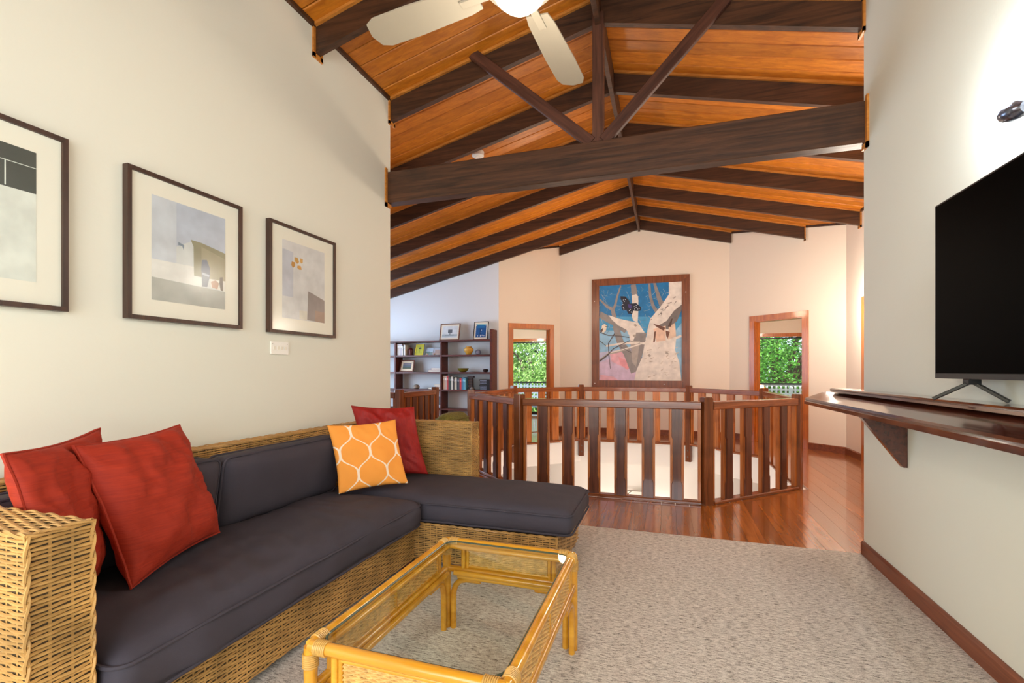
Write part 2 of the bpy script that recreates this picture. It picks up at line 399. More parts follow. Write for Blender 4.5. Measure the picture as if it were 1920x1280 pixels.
while v < 9.30:
    inside = v+BW < VE+.02
    inst('ceiling_board', bl_in if inside else bl_out, (0, v, 0), 0, ceil)
    inst('ceiling_board', br_in if inside else br_out, (0, v, 0), 0, ceil)
    v += BW
mb = MB()
for uo in (-6.5, 2.7):
    mb.hull8([(-.5,-2.2,ceil_z(-.5)+.03),(uo,-2.2,ceil_z(uo)+.03),(uo,9.5,ceil_z(uo)+.03),(-.5,9.5,ceil_z(-.5)+.03)],
             [(-.5,-2.2,ceil_z(-.5)+.1),(uo,-2.2,ceil_z(uo)+.1),(uo,9.5,ceil_z(uo)+.1),(-.5,9.5,ceil_z(-.5)+.1)])
part('roof_deck', mb, M_rattd, ceil)
def rafter_ext(v, side):
    if v < VE+.03: return UL if side < 0 else UR
    if side < 0: 
        if v <= 8.44: return -6.3 if v < 8.4 else -6.3
        return PA[0]-(9.3-v)/(9.3-8.45)*(PA[0]-LB[0])
    if v < RC[1]: return 2.46
    return PB[0]+(9.3-v)/(9.3-RC[1])*(RC[0]-PB[0])
RT = .05
for n in range(-6, 7):
    vc = 3.695+n*.946
    if n == 6: vc = 9.262
    if n == 5: vc = 8.412
    for side in (-1, 1):
        uo = rafter_ext(vc, side); ui = -.5+side*.02
        if n == 6: uo = PA[0]-.0 if side < 0 else PB[0]+.02
        a = [(ui, vc-RT/2, ceil_z(ui)-.20), (uo, vc-RT/2, ceil_z(uo)-.20), (uo, vc+RT/2, ceil_z(uo)-.20), (ui, vc+RT/2, ceil_z(ui)-.20)]
        b = [(x, y, z+.199) for x, y, z in a]
        if side < 0: a = a[::-1]; b = b[::-1]
        r = part('rafter', MB().hull8(a, b), M_beam, ceil)
        for s2 in (-1, 1):   # quarter bead where rafter meets the boards
            y0 = vc+s2*RT/2; y1 = y0+s2*.022
            y0, y1 = min(y0, y1), max(y0, y1)
            q = [(ui, y0, ceil_z(ui)-.024), (uo, y0, ceil_z(uo)-.024), (uo, y1, ceil_z(uo)-.024), (ui, y1, ceil_z(ui)-.024)]
            if side < 0: q = q[::-1]
            part('bead', MB().hull8(q, [(x, y, z+.0225) for x, y, z in q]), M_bead, r)
        if n != 6 and not (side < 0 and 0 < n < 6):   # collar strip on the wall round the rafter end
            zc = ceil_z(uo)
            if n >= 5 and side > 0: zc = ceil_z(uo); 
            c = MB(); x0, x1 = (uo, uo+.014) if side < 0 else (uo-.014, uo)
            zs = zc+.2467*.014
            c.box(x0, x1, vc-RT/2-.022, vc-RT/2-.001, zs-.235, zs-.02); c.box(x0, x1, vc+RT/2+.001, vc+RT/2+.022, zs-.235, zs-.02); c.box(x0, x1, vc-RT/2-.022, vc+RT/2+.022, zs-.238, zs-.206)
            part('collar', c, M_bead, r)
part('ridge_beam', MB().box(-.519, -.481, -2, 9.29, 3.835, 4.06), M_beam, ceil)
# wall-to-ceiling beads
def wall_bead(name, p, q, side):
    P = Vector(p); Q = Vector(q); d = (Q-P).normalized(); n = Vector((d.y, -d.x))*side
    pts = [0, (Q-P).length]
    if (P.x+.5)*(Q.x+.5) < 0: pts.insert(1, (-.5-P.x)/d.x)
    for a, b in zip(pts, pts[1:]):
        A = P+d*a; B = P+d*b; c = [A, B, B-n*.02, A-n*.02]
        lo = [(k.x, k.y, ceil_z(k.x)-.03) for k in c]; hi = [(k.x, k.y, ceil_z(k.x)-.001) for k in c]
        struct(name, MB().hull8(lo, hi), M_beam)
wall_bead('trim_1', (UL, -2), (UL, VE), -1); wall_bead('trim_2', (UR, -2), (UR, VE), 1)
wall_bead('trim_3', LB, PA, -1); wall_bead('trim_4', PA, PB, -1); wall_bead('trim_5', PB, RC, -1); wall_bead('trim_6', RC, (2.46, VE), -1)
# ------------------------------------------------------------------ tie beam with king post and struts
YB = 3.675
tb = thing('roof_truss', 'dark timber tie beam with king post and two struts spanning the room', 'beam', (-.55, YB, 2.67))
mb = MB(); mb.bar((UL+.001, YB, 2.812), (UR-.001, YB, 2.812), .11, .272, ch=.006); part('tie_beam', mb, M_beam, tb)
mb = MB(); mb.box(-.542, -.458, YB-.04, YB+.03, 2.95, 3.93); part('king_post', mb, M_beamv, tb)
for u0, u1 in ((-.55, -1.53), (-.455, .40)):   # built along local X so the grain follows the timber
    L = math.hypot(u1-u0, .88); ang = math.atan2(.88, u1-u0)
    mb = MB(); mb.bar((0, 0, 0), (L, 0, 0), .044, .085, ch=.004)
    o = inst('strut', mesh_of(mb, M_strut, name='strut'), (u0, YB-.032, 2.945), 0, tb); o.rotation_euler = (0, -ang, 0)
for uo, sg in ((UL, 1), (UR, -1)):
    x0, x1 = sorted((uo, uo+sg*.014)); c = MB()
    c.box(x0, x1, YB-.082, YB-.056, 2.64, 2.975); c.box(x0, x1, YB-.082, YB+.0, 2.64, 2.674)
    part('end_collar', c, M_bead, tb)
# ------------------------------------------------------------------ octagonal stair void
OC = (-.542, 6.415); OA, OB = 1.811, .881
OCT = [(-OB,-OA),(OB,-OA),(OA,-OB),(OA,OB),(OB,OA),(-OB,OA),(-OA,OB),(-OA,-OB)]
OCT = [(OC[0]+a, OC[1]+b) for a, b in OCT]
HO = 1.822+.035   # half width of the hole
HB = .885+.012
HOLE = [(-HB,-HO),(HB,-HO),(HO,-HB),(HO,HB),(HB,HO),(-HB,HO),(-HO,HB),(-HO,-HB)]
HOLE = [(OC[0]+a, OC[1]+b) for a, b in HOLE]
# floor: carpet side and boards
mb = MB(); mb.box(UL, UR, -2, VE, -.04, 0); cp = part('carpet', mb, M_carpet)
tag(cp, 'grey beige flecked wall-to-wall carpet under the sofa and table', 'carpet')
fl = bpy.data.objects.new('floor', None); link(fl); fl['kind'] = 'structure'
def hole_v(u):
    a = abs(u-OC[0])
    if a >= HO: return None
    h = HO if a <= HB else HO-(a-HB)*(HO-HB)/(HO-HB)
    return OC[1]-h, OC[1]+h
def room_back(u):   # how far the boards run before a wall
    if u <= LB[0]: return 8.45
    if u <= PA[0]: return 8.45+(u-LB[0])/(PA[0]-LB[0])*.85
    if u <= PB[0]: return 9.3
    return 9.3-(u-PB[0])/(RC[0]-PB[0])*(9.3-RC[1])
FW = .118; u = -6.3; ML = {}
while u < 2.46:
    u0, u1 = u+.0008, min(u+FW, 2.46)-.0008; um = (u0+u1)/2
    q0, q1 = room_back(u0), room_back(u1)
    spans = []
    h0, h1, hm = hole_v(u0), hole_v(u1), hole_v(um)
    s0 = VE-.12 if (u1 < UL-.1 or u0 > UR+.1) else VE
    if hm is None: spans.append((s0, s0, q0, q1))
    else:
        a0 = h0[0] if h0 else OC[1]-HB; a1 = h1[0] if h1 else OC[1]-HB
        b0 = h0[1] if h0 else OC[1]+HB; b1 = h1[1] if h1 else OC[1]+HB
        spans += [(s0, s0, a0, a1), (b0, b1, q0, q1)]
    for c0, c1, d0, d1 in spans:
        cuts = []; p = c0+random.uniform(.7, 2.2)
        while p < min(d0, d1)-.4: cuts.append(p); p += random.uniform(1.4, 2.6)
        e = [(c0, c1)]+[(p, p) for p in cuts]+[(d0, d1)]
        for (x0, x1), (y0, y1) in zip(e, e[1:]):
            poly = [(u0, x0+.0008), (u1, x1+.0008), (u1, y1-.0008), (u0, y0-.0008)]
            part('floorboard', MB().prism(poly, -.02, 0), M_floor, fl)
    u += FW
# sub floor ring with the shaft fascia
mb = MB()
mb.box(-6.42, OC[0]-HO, VE-.12, 12.6, -.38, -.021); mb.box(OC[0]+HO, 5.2, VE-.12, 12.6, -.38, -.021)
mb.box(OC[0]-HO, OC[0]+HO, VE, OC[1]-HO, -.38, -.021); mb.box(OC[0]-HO, OC[0]+HO, OC[1]+HO, 12.6, -.38, -.021)
for sx in (-1, 1):
    for sy in (-1, 1):
        a = (OC[0]+sx*HO, OC[1]+sy*HO); b = (OC[0]+sx*HO, OC[1]+sy*HB); c = (OC[0]+sx*HB, OC[1]+sy*HO)
        mb.prism([a, b, c] if sx*sy > 0 else [a, c, b], -.38, -.021)
struct('floor', mb, M_white)
# lower room
mb = MB(); mb.box(-4.2, 3.4, 9.0, 9.12, -2.9, -.38); mb.box(-4.2, -4.08, 2.9, 9.0, -2.9, -.38); mb.box(3.28, 3.4, 2.9, 9.0, -2.9, -.38); mb.box(-4.2, 3.4, 2.78, 2.9, -2.9, -.38)
struct('wall_lower', mb, M_white)
struct('floor', MB().box(-4.2, 3.4, 2.78, 9.12, -3.0, -2.9), M_floor)
struct('trim_7', MB().box(-4.08, 3.28, 8.975, 9.0, -.47, -.43), M_white)
# ------------------------------------------------------------------ railing
def rz(p, q): return math.atan2(q[1]-p[1], q[0]-p[0])
def bal_meshes(z0, z1):
    mb = MB(); mb.box(-.060, .060, -.012, .024, z0, z1); body = mesh_of(mb, M_balu, name='baluster')
    H = z1-z0; zs = [z0, z0+.17*H, z0+.20*H, z0+.66*H, z0+.69*H, z1]; ws = [.044, .044, .034, .034, .044, .044]
    mb = MB(); n = len(zs)
    vs = []
    for z, w_ in zip(zs, ws): vs += [(-w_, -.030, z), (w_, -.030, z), (w_+.003, -.0121, z), (-w_-.003, -.0121, z)]
    fs = [(0,3,2,1), tuple(4*(n-1)+i for i in range(4))]
    for i in range(n-1):
        for j in range(4): fs.append((i*4+j, i*4+(j+1)%4, i*4+4+(j+1)%4, i*4+4+j))
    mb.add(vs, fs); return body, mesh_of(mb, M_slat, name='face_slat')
BB, BF = bal_meshes(.03, .852)
def rail_seg(root, p, q, nb, strips=True, out=1, zt=.925):
    P = Vector(p); Q = Vector(q); L = (Q-P).length; d = (Q-P)/L; nrm = Vector((d.y, -d.x))*out; a = rz(p, q)
    e = .048
    def bar(s0, s1, z0, z1, n0, n1, ch=.006):
        mb = MB(); c0 = P+d*s0+nrm*(n0+n1)/2; c1 = P+d*s1+nrm*(n0+n1)/2
        mb.bar((c0.x, c0.y, (z0+z1)/2), (c1.x, c1.y, (z0+z1)/2), abs(n1-n0), z1-z0, ch=ch); return mb
    def horiz(name, *args):
        # grain along the bar: build along local X and rotate
        s0, s1, z0, z1, n0, n1 = args
        mb = MB(); mb.bar((0, 0, (z1-z0)/2), (s1-s0, 0, (z1-z0)/2), abs(n1-n0), z1-z0, ch=.007)
        c = P+d*s0+nrm*(n0+n1)/2
        return inst(name, mesh_of(mb, M_railh, name=name), (c.x, c.y, z0), a, root)
    horiz('top_rail', e, L-e, zt-.073, zt, -.03, .045)
    horiz('bottom_rail', e, L-e, 0.001, .03, -.035, .055)
    for k in range(1, nb+1):
        c = P+d*(L*k/(nb+1))+nrm*.008
        rot = a if out > 0 else a+PI
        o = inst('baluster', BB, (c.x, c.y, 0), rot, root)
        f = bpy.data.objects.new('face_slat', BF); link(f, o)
    if strips:
        for s in (.062, L-.062):
            c = P+d*s; mb = MB(); mb.box(-.013, .013, -.02, .02, .03, .852)
            inst('post_strip', mesh_of(mb, M_balu, name='post_strip'), (c.x+nrm.x*.006, c.y+nrm.y*.006, 0), a, root)
rl = thing('stair_railing', 'octagonal red-brown timber balustrade around the open stairwell', 'railing', (OC[0], OC[1], 0))
def post(root, p, ang, z0, z1, bolts=False):
    mb = MB(); h = .0435
    c = .006
    pr = [(-h+c,-h),(h-c,-h),(h,-h+c),(h,h-c),(h-c,h),(-h+c,h),(-h,h-c),(-h,-h+c)]
    mb.prism(pr, z0, z1-.008); mb.prism([(x*.9, y*.9) for x, y in pr], z1-.008, z1)
    o = inst('post', mesh_of(mb, M_rail, name='post'), (p[0], p[1], 0), ang, root)
    if bolts:
        for z in (-.09, -.19):
            b = MB(); b.lathe([(.012, 0), (.012, .004), (.006, .008)], 10)
            me = mesh_of(b, M_steel, name='bolt')
            bo = bpy.data.objects.new('bolt', me); link(bo, o)
            bo.location = (0, h, z); bo.rotation_euler = (-PI/2, 0, 0)
    return o
for i, p in enumerate(OCT):
    c = Vector(OC); out = math.atan2(p[1]-c.y, p[0]-c.x)
    # local -y of the post faces outwards
    post(rl, p, out+PI/2, -.27, .965, bolts=True)
for i in range(8):
    p, q = OCT[i], OCT[(i+1)%8]
    rail_seg(rl, p, q, 6 if i%2 == 0 else 4, out=1)
# second railing at the head of the stair, in front of the bookshelf
sr = thing('stair_railing', 'short straight timber balustrade in front of the bookshelf', 'railing', (-3.26, 5.8, 0))
for p in ((-3.26, 5.33), (-3.26, 6.32), (-4.45, 5.33)): post(sr, p, 0, 0, .965)
rail_seg(sr, (-3.26, 5.33), (-3.26, 6.32), 5, out=1); rail_seg(sr, (-4.45, 5.33), (-3.26, 5.33), 5, out=1)
# ------------------------------------------------------------------ weave generator
def weave(mb, O, U, V, wd, ht, sp=.042, rp=.011, amp=.0030, seg=4, strand=.0046):
    """O corner, U along strands (len wd), V across rows (len ht), outward = U x V"""
    O = Vector(O); U = Vector(U).normalized(); V = Vector(V).normalized(); Nn = U.cross(V)
    rows = max(1, int(ht/rp)); rp = ht/rows; ns = max(1, round(wd/sp))*seg
    vs = []; fs = []
    for r in range(rows):
        ph = PI*(r%2); c = (r+.5)*rp; b = len(vs)
        jit = random.uniform(-.0006, .0006)
        for i in range(ns+1):
            x = wd*i/ns; h = amp*math.cos(PI*i/seg+ph)
            z = c+jit+.0010*math.sin(x*31+r*1.7)
            p = O+U*x+Nn*(h+.0035)
            vs += [p+V*(z-c-strand)+V*c-Nn*.0028, p+V*(z-c-strand*.5)+V*c+Nn*.0008, p+V*(z-c+strand*.5)+V*c+Nn*.0008, p+V*(z-c+strand)+V*c-Nn*.0028]
            if i:
                a = b+(i-1)*4
                for k in range(3): fs.append((a+k, a+4+k, a+5+k, a+1+k))
    mb.add(vs, fs)
    # stakes
    n = max(1, round(wd/sp)); w2 = .0035
    for i in range(n+1):
        x = min(max(wd*i/n, w2), wd-w2); p = O+U*x+Nn*.0012
        mb.add([p-U*w2, p+U*w2, p+U*w2+V*ht, p-U*w2+V*ht], [(0,1,2,3)])
def wicker_block(name, parent, x0, x1, y0, y1, z0, z1, faces, rows='h', sp=.042, rp=.011, label=None):
    """dark core + woven skin on the named faces; returns core"""
    e = .004
    core = part(name, MB().box(x0+e, x1-e, y0+e, y1-e, z0+e, z1-e), M_rattd, parent)
    mb = MB()
    if '-y' in faces: weave(mb, (x0, y0+.004, z0), (1,0,0), (0,0,1), x1-x0, z1-z0, sp, rp)
    if '+x' in faces: weave(mb, (x1-.004, y0, z0), (0,1,0), (0,0,1), y1-y0, z1-z0, sp, rp)
    if '+y' in faces: weave(mb, (x1, y1-.004, z0), (-1,0,0), (0,0,1), x1-x0, z1-z0, sp, rp)
    if '-x' in faces: weave(mb, (x0+.004, y1, z0), (0,-1,0), (0,0,1), y1-y0, z1-z0, sp, rp)
    if '+z' in faces:
        if x1-x0 > y1-y0: weave(mb, (x0, y0, z1-.004), (1,0,0), (0,1,0), x1-x0, y1-y0, sp, rp)
        else: weave(mb, (x1, y0, z1-.004), (0,1,0), (-1,0,0), y1-y0, x1-x0, sp, rp)
    part('rattan_weave', mb, M_ratt, core)
    # rolled corner strands along the top edges and the vertical edges
    mb = MB(); r = .007
    def braid(p, q):
        p = Vector(p); q = Vector(q); L = (q-p).length; n = max(2, int(L/.012)); d = (q-p).normalized(); a = d.orthogonal().normalized(); b = d.cross(a)
        for s in (0, PI):
            pts = [p+(q-p)*i/n+(a*math.cos(i*.7+s)+b*math.sin(i*.7+s))*.004 for i in range(n+1)]
            mb.tube(pts, .0042, 5)
    if '-y' in faces: braid((x0, y0+.002, z1-.002), (x1, y0+.002, z1-.002))
    if '+x' in faces: braid((x1-.002, y0, z1-.002), (x1-.002, y1, z1-.002))
    if '+y' in faces: braid((x0, y1-.002, z1-.002), (x1, y1-.002, z1-.002))
    if '-y' in faces and '+x' in faces: braid((x1-.002, y0+.002, z0), (x1-.002, y0+.002, z1))
    if '+x' in faces and '+z' in faces: braid((x1-.002, y1-.002, z0), (x1-.002, y1-.002, z1))
    if mb.v: part('edge_braid', mb, M_ratt, core, smooth=True)
    return core
def box_cushion(name, parent, x0, x1, y0, y1, z0, z1, r=.04, crown=.03, res=.03, axis='z', seed=0, mat=None, lean=0, wr=.006):
    """rounded upholstered slab with crown on the given face and piping"""
    mat = mat or M_char
    c = Vector(((x0+x1)/2, (y0+y1)/2, (z0+z1)/2)); h = Vector(((x1-x0)/2, (y1-y0)/2, (z1-z0)/2))
    bm = bmesh.new()
    nx, ny, nz = [max(4, int(2*t/res)) for t in h]
    def face(o, a, b, na, nb):
        g = [[bm.verts.new(o+a*(i/na)+b*(j/nb)) for j in range(nb+1)] for i in range(na+1)]
        for i in range(na):
            for j in range(nb): bm.faces.new((g[i][j], g[i+1][j], g[i+1][j+1], g[i][j+1]))
    X = Vector((2*h.x,0,0)); Y = Vector((0,2*h.y,0)); Z = Vector((0,0,2*h.z)); o = -h
    face(o, Y, X, ny, nx); face(o+Z, X, Y, nx, ny); face(o, X, Z, nx, nz); face(o+Y, Z, X, nz, nx); face(o, Z, Y, nz, ny); face(o+X, Y, Z, ny, nz)
    bmesh.ops.remove_doubles(bm, verts=bm.verts, dist=1e-5)
    inn = Vector((h.x-r, h.y-r, h.z-r))
    ax = {'x': 0, 'y': 1, 'z': 2}[axis]; oth = [i for i in range(3) if i != ax]
    for vv in bm.verts:
        p = vv.co; q = Vector([max(-inn[i], min(inn[i], p[i])) for i in range(3)]); dd = p-q
        if dd.length > 1e-7: p = q+dd.normalized()*r
        f = 1
        for i in oth: f *= max(0, 1-(p[i]/h[i])**4)
        cr = crown*f**.7
        sgn = 1 if p[ax] > 0 else -1
        if p[ax] > 0: p[ax] += cr*min(1, abs(p[ax])/h[ax])
        s = p+Vector((seed*3.1, seed*1.7, 0))
        nn = noise.noise(Vector((s.x*3, s.y*3, s.z*3)))*.6+noise.noise(Vector((s.x*9, s.y*2.5, s.z*9)))*.5
        cz = .32-abs(noise.noise(Vector((s.x*5+s.y, s.y*11+s.x*2, s.z*5))))
        if p[ax] > 0: p[ax] += (nn+cz*.7)*wr*(.4+f*.9)
        for i in oth: p[i] += noise.noise(Vector((s.y*6+i, s.z*6, s.x*6)))*wr*.8*(1 if abs(p[i]) > inn[i] else 0)
        if lean: p.x += lean*(-(p.z+h.z))/(2*h.z)
        vv.co = p+c
    mb = MB(); bm.verts.ensure_lookup_table(); bm.verts.index_update()
    mb.add([v_.co for v_ in bm.verts], [[v_.index for v_ in f.verts] for f in bm.faces]); bm.free()
    o = part(name, mb, mat, parent, smooth=True)
    # piping round the crowned face (and a second one round the other side)
    for lvl in (1, -1):
        pts = []; a, b = oth; n = 10; rr = r*.92
        for cx, cy, st in ((1, 1, 0), (-1, 1, 1), (-1, -1, 2), (1, -1, 3)):
            for i in range(7):
                th = PI/2*(st+i/6); P3 = [0, 0, 0]
                P3[a] = cx*(h[a]-r)+rr*math.cos(th); P3[b] = cy*(h[b]-r)+rr*math.sin(th)
                P3[ax] = lvl*(h[ax]-r*.36)
                v3 = Vector(P3)
                if lean: v3.x += lean*(-(v3.z+h.z))/(2*h.z)
                pts.append(v3)
            # subdivide the straight run
            nxt = {0: (-1, 1), 1: (-1, -1), 2: (1, -1), 3: (1, 1)}[st]
        full = []
        for i in range(len(pts)):
            p, q = pts[i], pts[(i+1)%len(pts)]; L = (q-p).length; m = max(1, int(L/.05))
            for t in range(m):
                g = p.lerp(q, t/m); w_ = noise.noise(Vector((g.x*7, g.y*7, seed)))*.004; g = g.copy(); g[ax] += w_; full.append(g+c)
        mb = MB(); mb.tube(full, .0065, 6, closed=True); part('piping', mb, mat, o, smooth=True)
    return o
# ------------------------------------------------------------------ sofa
sofa = thing('sectional_sofa', 'L-shaped honey rattan sofa with charcoal cushions and a chaise end', 'sofa', (-1.9, 2.0, 0))
BX = UL+.03
wicker_block('arm', sofa, BX, -1.47, .725, .868, .04, .80, ('-y', '+x', '+z'))
wicker_block('backrest_frame', sofa, BX, -2.205, .868, 3.27, .04, .81, ('+x', '+z'))
wicker_block('seat_base', sofa, -2.205, -1.485, .868, 2.60, .04, .255, ('+x',))
wicker_block('chaise_base', sofa, -2.205, -.585, 2.60, 3.27, .04, .265, ('-y', '+x'))
wicker_block('end_backrest', sofa, BX, -1.385, 3.27, 3.40, .04, .81, ('-y', '+x', '+z'), sp=.034, rp=.010)
for x, y in ((-.63, 2.65), (-1.53, .92), (-2.2, .8), (-1.45, 3.34), (-1.53, 2.55)):
    mb = MB(); mb.box(x-.03, x+.03, y-.03, y+.03, 0, .045); part('foot', mb, M_shelfwood, sofa)
mb = MB(); mb.box(-.655, -.600, 3.20, 3.255, 0, .045); part('foot', mb, M_shelfwood, sofa)
box_cushion('seat_cushion', sofa, -2.13, -1.415, .885, 2.592, .25, .405, .055, .05, .022, seed=1, wr=.022)
box_cushion('chaise_cushion', sofa, -2.19, -.50, 2.600, 3.262, .262, .405, .055, .035, .025, seed=2, wr=.009)
box_cushion('back_cushion', sofa, -2.195, -2.055, .885, 1.715, .42, .79, .045, .03, .03, axis='x', seed=3, lean=-.06)
box_cushion('back_cushion', sofa, -2.195, -2.055, 1.725, 2.60, .42, .785, .045, .03, .03, axis='x', seed=4, lean=-.06)
# ------------------------------------------------------------------ throw pillows
def pillow(name, label, C, T, mat, seed, pipe=True, bow=.07, uv=False, group=None, wr=.020):
    P00, P10, P11, P01 = [Vector(c) for c in C]   # BL, BR, TR, TL seen from the front
    ctr = (P00+P10+P11+P01)/4
    nrm = ((P10-P00).cross(P01-P00)).normalized()
    base = (ctr.x, ctr.y, min(c.z for c in (P00, P10)))
    t = thing(name, label, 'cushion', base, group)
    n = 44; mb = MB(); vs = []; uvs = []
    def pt(a, b):
        a2 = a*(1-bow*(1-b*b)); b2 = b*(1-bow*(1-a*a)); s, q = (a2+1)/2, (b2+1)/2
        return P00*(1-s)*(1-q)+P10*s*(1-q)+P11*s*q+P01*(1-s)*q
    for sgn in (1, -1):
        for i in range(n+1):
            for j in range(n+1):
                a, b = 2*i/n-1, 2*j/n-1
                a = math.sin(a*PI/2)*.6+a*.4; b = math.sin(b*PI/2)*.6+b*.4
                hgt = T*max(0, (1-a*a)*(1-b*b))**.42
                p = pt(a, b)
                wn = noise.noise(Vector((a*2.2+seed*5, b*2.2, sgn)))+1.1*(.4-abs(noise.noise(Vector((a*3.2+b*1.5+seed, b*1.6, sgn*2)))))+.8*(.3-abs(noise.noise(Vector((a*2, b*5+a*2+seed, sgn)))))+.25*noise.noise(Vector((a*9, b*9, seed)))
                hgt += wn*wr*min(1, hgt/T*1.6)
                vs.append(p+nrm*hgt*sgn); uvs.append(((a+1)/2, (b+1)/2))
    m = (n+1)*(n+1); fs = []
    for i in range(n):
        for j in range(n):
            a = i*(n+1)+j; fs.append((a, a+n+1, a+n+2, a+1)); fs.append((m+a, m+a+1, m+a+n+2, m+a+n+1))
    bm = bmesh.new(); bv = [bm.verts.new(v_) for v_ in vs]; uvl = bm.loops.layers.uv.new('UVMap')
    for f in fs:
        fc = bm.faces.new([bv[i] for i in f]); fc.smooth = True
        for lp, i in zip(fc.loops, f): lp[uvl].uv = uvs[i]
    bmesh.ops.remove_doubles(bm, verts=bm.verts, dist=1e-5)
    bmesh.ops.translate(bm, verts=bm.verts, vec=-Vector(base))
    me = bpy.data.meshes.new('cover'); bm.to_mesh(me); bm.free(); me.materials.append(mat)
    o = bpy.data.objects.new('cover', me); link(o, t)
    if pipe:
        pts = []
        for i in range(16): pts.append(pt(-1+i/8, -1))
        for i in range(16): pts.append(pt(1, -1+i/8))
        for i in range(16): pts.append(pt(1-i/8, 1))
        for i in range(16): pts.append(pt(-1, 1-i/8))
        pts = [p+nrm*.004*noise.noise(p*14) for p in pts]
        mb = MB(); mb.tube(pts, .0055, 6, closed=True); part('piping', mb, mat, t, smooth=True)
    return t
pillow('throw_pillow', 'rust red silk cushion with piping at the front, second from the sofa arm', [(-1.745, 1.14, .455), (-1.915, 1.62, .475), (-2.11, 1.585, .955), (-1.955, 1.09, .94)], .085, M_red, 1)
pillow('throw_pillow', 'rust red silk cushion tucked behind the rattan sofa arm', [(-1.70, .91, .46), (-1.90, 1.12, .47), (-2.12, 1.27, .975), (-1.86, .862, .955)], .058, M_red, 2)
pillow('throw_pillow', 'crimson red cushion in the far corner of the sofa', [(-1.99, 2.82, .45), (-1.65, 3.09, .45), (-1.80, 3.15, .935), (-2.15, 2.87, .955)], .055, M_red2, 3, pipe=False, wr=.024)
pillow('throw_pillow', 'orange cushion printed with a white trellis pattern', [(-1.885, 2.40, .455), (-1.62, 2.76, .46), (-1.76, 2.83, .87), (-2.02, 2.46, .86)], .05, M_orange, 4, pipe=False, wr=.008)
# ------------------------------------------------------------------ coffee table
tx0, tx1, ty0, ty1, tz = -.985, -.385, 1.13, 2.03, .42
ct = thing('coffee_table', 'honey bamboo coffee table with a clear glass top and woven cane sides', 'table', ((tx0+tx1)/2, (ty0+ty1)/2, 0))
def pole(name, p, q, r, parent, nodes=True, mat=None):
    p = Vector(p); q = Vector(q); L = (q-p).length; n = max(2, int(L/.03)); pts = []; rs = []
    for i in range(n+1):
        pts.append(p.lerp(q, i/n)); rs.append(r*(1+(.05 if nodes and i%7 == 4 else 0)))
    mb = MB(); mb.tube(pts, rs, 14); return part(name, mb, mat or M_bamboo, parent, smooth=True)
r = .018; zt = tz-r
cor = [(tx0, ty0), (tx1, ty0), (tx1, ty1), (tx0, ty1)]
for i in range(4):
    a, b = cor[i], cor[(i+1)%4]
    pole('top_rail', (*a, zt), (*b, zt), r, ct)
    d = Vector((b[0]-a[0], b[1]-a[1])).normalized(); nin = Vector((-d.y, d.x))
    L = math.dist(a, b)
    def at(s, z, off=0): return (a[0]+d.x*s+nin.x*off, a[1]+d.y*s+nin.y*off, z)
    pole('glass_rest', at(.03, zt-.016, .022), at(L-.03, zt-.016, .022), .010, ct, False)
    pole('mid_rail', at(0, .275), at(L, .275), .015, ct)
    pole('lower_rail', at(.06, .247, .006), at(L-.06, .247, .006), .012, ct)
    pole('inner_rail', at(.05, .268, .026), at(L-.05, .268, .026), .012, ct)
    sp = .085
    for s in (sp, L-sp): 
        pole('stile', at(s, .285), at(s, zt-.015), .011, ct, False)
        pole('stile', at(s+(.021 if s < L/2 else -.021), .285), at(s+(.021 if s < L/2 else -.021), zt-.015), .008, ct, False)
    pole('panel_rail', at(sp+.02, .296, 0), at(L-sp-.02, .296, 0), .007, ct, False)
    pole('panel_rail', at(sp+.02, zt-.022, 0), at(L-sp-.02, zt-.022, 0), .007, ct, False)
    # cane panel
    s0, s1 = sp+.03, L-sp-.03; mb = MB()
    O = Vector(at(s0, .30)); weave(mb, O-Vector((-nin.x, -nin.y, 0))*0, (d.x, d.y, 0), (0,0,1), s1-s0, zt-.025-.30, .017, .0062, .0026, 2, .0034)
    O2 = Vector(at(s1, .30)); weave(mb, O2, (-d.x, -d.y, 0), (0,0,1), s1-s0, zt-.025-.30, .017, .0062, .0026, 2, .0034)
    part('cane_panel', mb, M_cane, ct)
    if L > .8: pole('stile', at(L/2, .285), at(L/2, zt-.015), .009, ct, False)
    # arched braces leg -> lower rail
    for s, sg in ((0, 1), (L, -1)):
        pts = [at(s+sg*.034, .0, .0), at(s+sg*.034, .13), at(s+sg*.036, .17), at(s+sg*.046, .20), at(s+sg*.066, .222), at(s+sg*.10, .232), at(s+sg*.17, .234)]
        mb = MB(); mb.tube(pts, .0135, 12); part('brace', mb, M_bamboo, ct, smooth=True)
for (x, y) in cor:
    pole('leg', (x, y, 0), (x, y, zt), .019, ct)
    sx = 1 if x == tx0 else -1; sy = 1 if y == ty0 else -1
    mb = MB()
    for k in range(7):
        zz = zt-.022-.006*k
        mb.tube([(x+.0205*math.cos(t), y+.0205*math.sin(t), zz) for t in [2*PI*j/12 for j in range(12)]], .0031, 5, closed=True)
    for k in range(7):
        xx = x+sx*(.022+.006*k)
        mb.tube([(xx, y+.0197*math.cos(t), zt+.0197*math.sin(t)) for t in [2*PI*j/12 for j in range(12)]], .0031, 5, closed=True)
        yy = y+sy*(.022+.006*k)
        mb.tube([(x+.0197*math.cos(t), yy, zt+.0197*math.sin(t)) for t in [2*PI*j/12 for j in range(12)]], .0031, 5, closed=True)
    part('corner_binding', mb, M_wrap, ct, smooth=True)
mb = MB(); pts = []; gi = .016; rr = .05
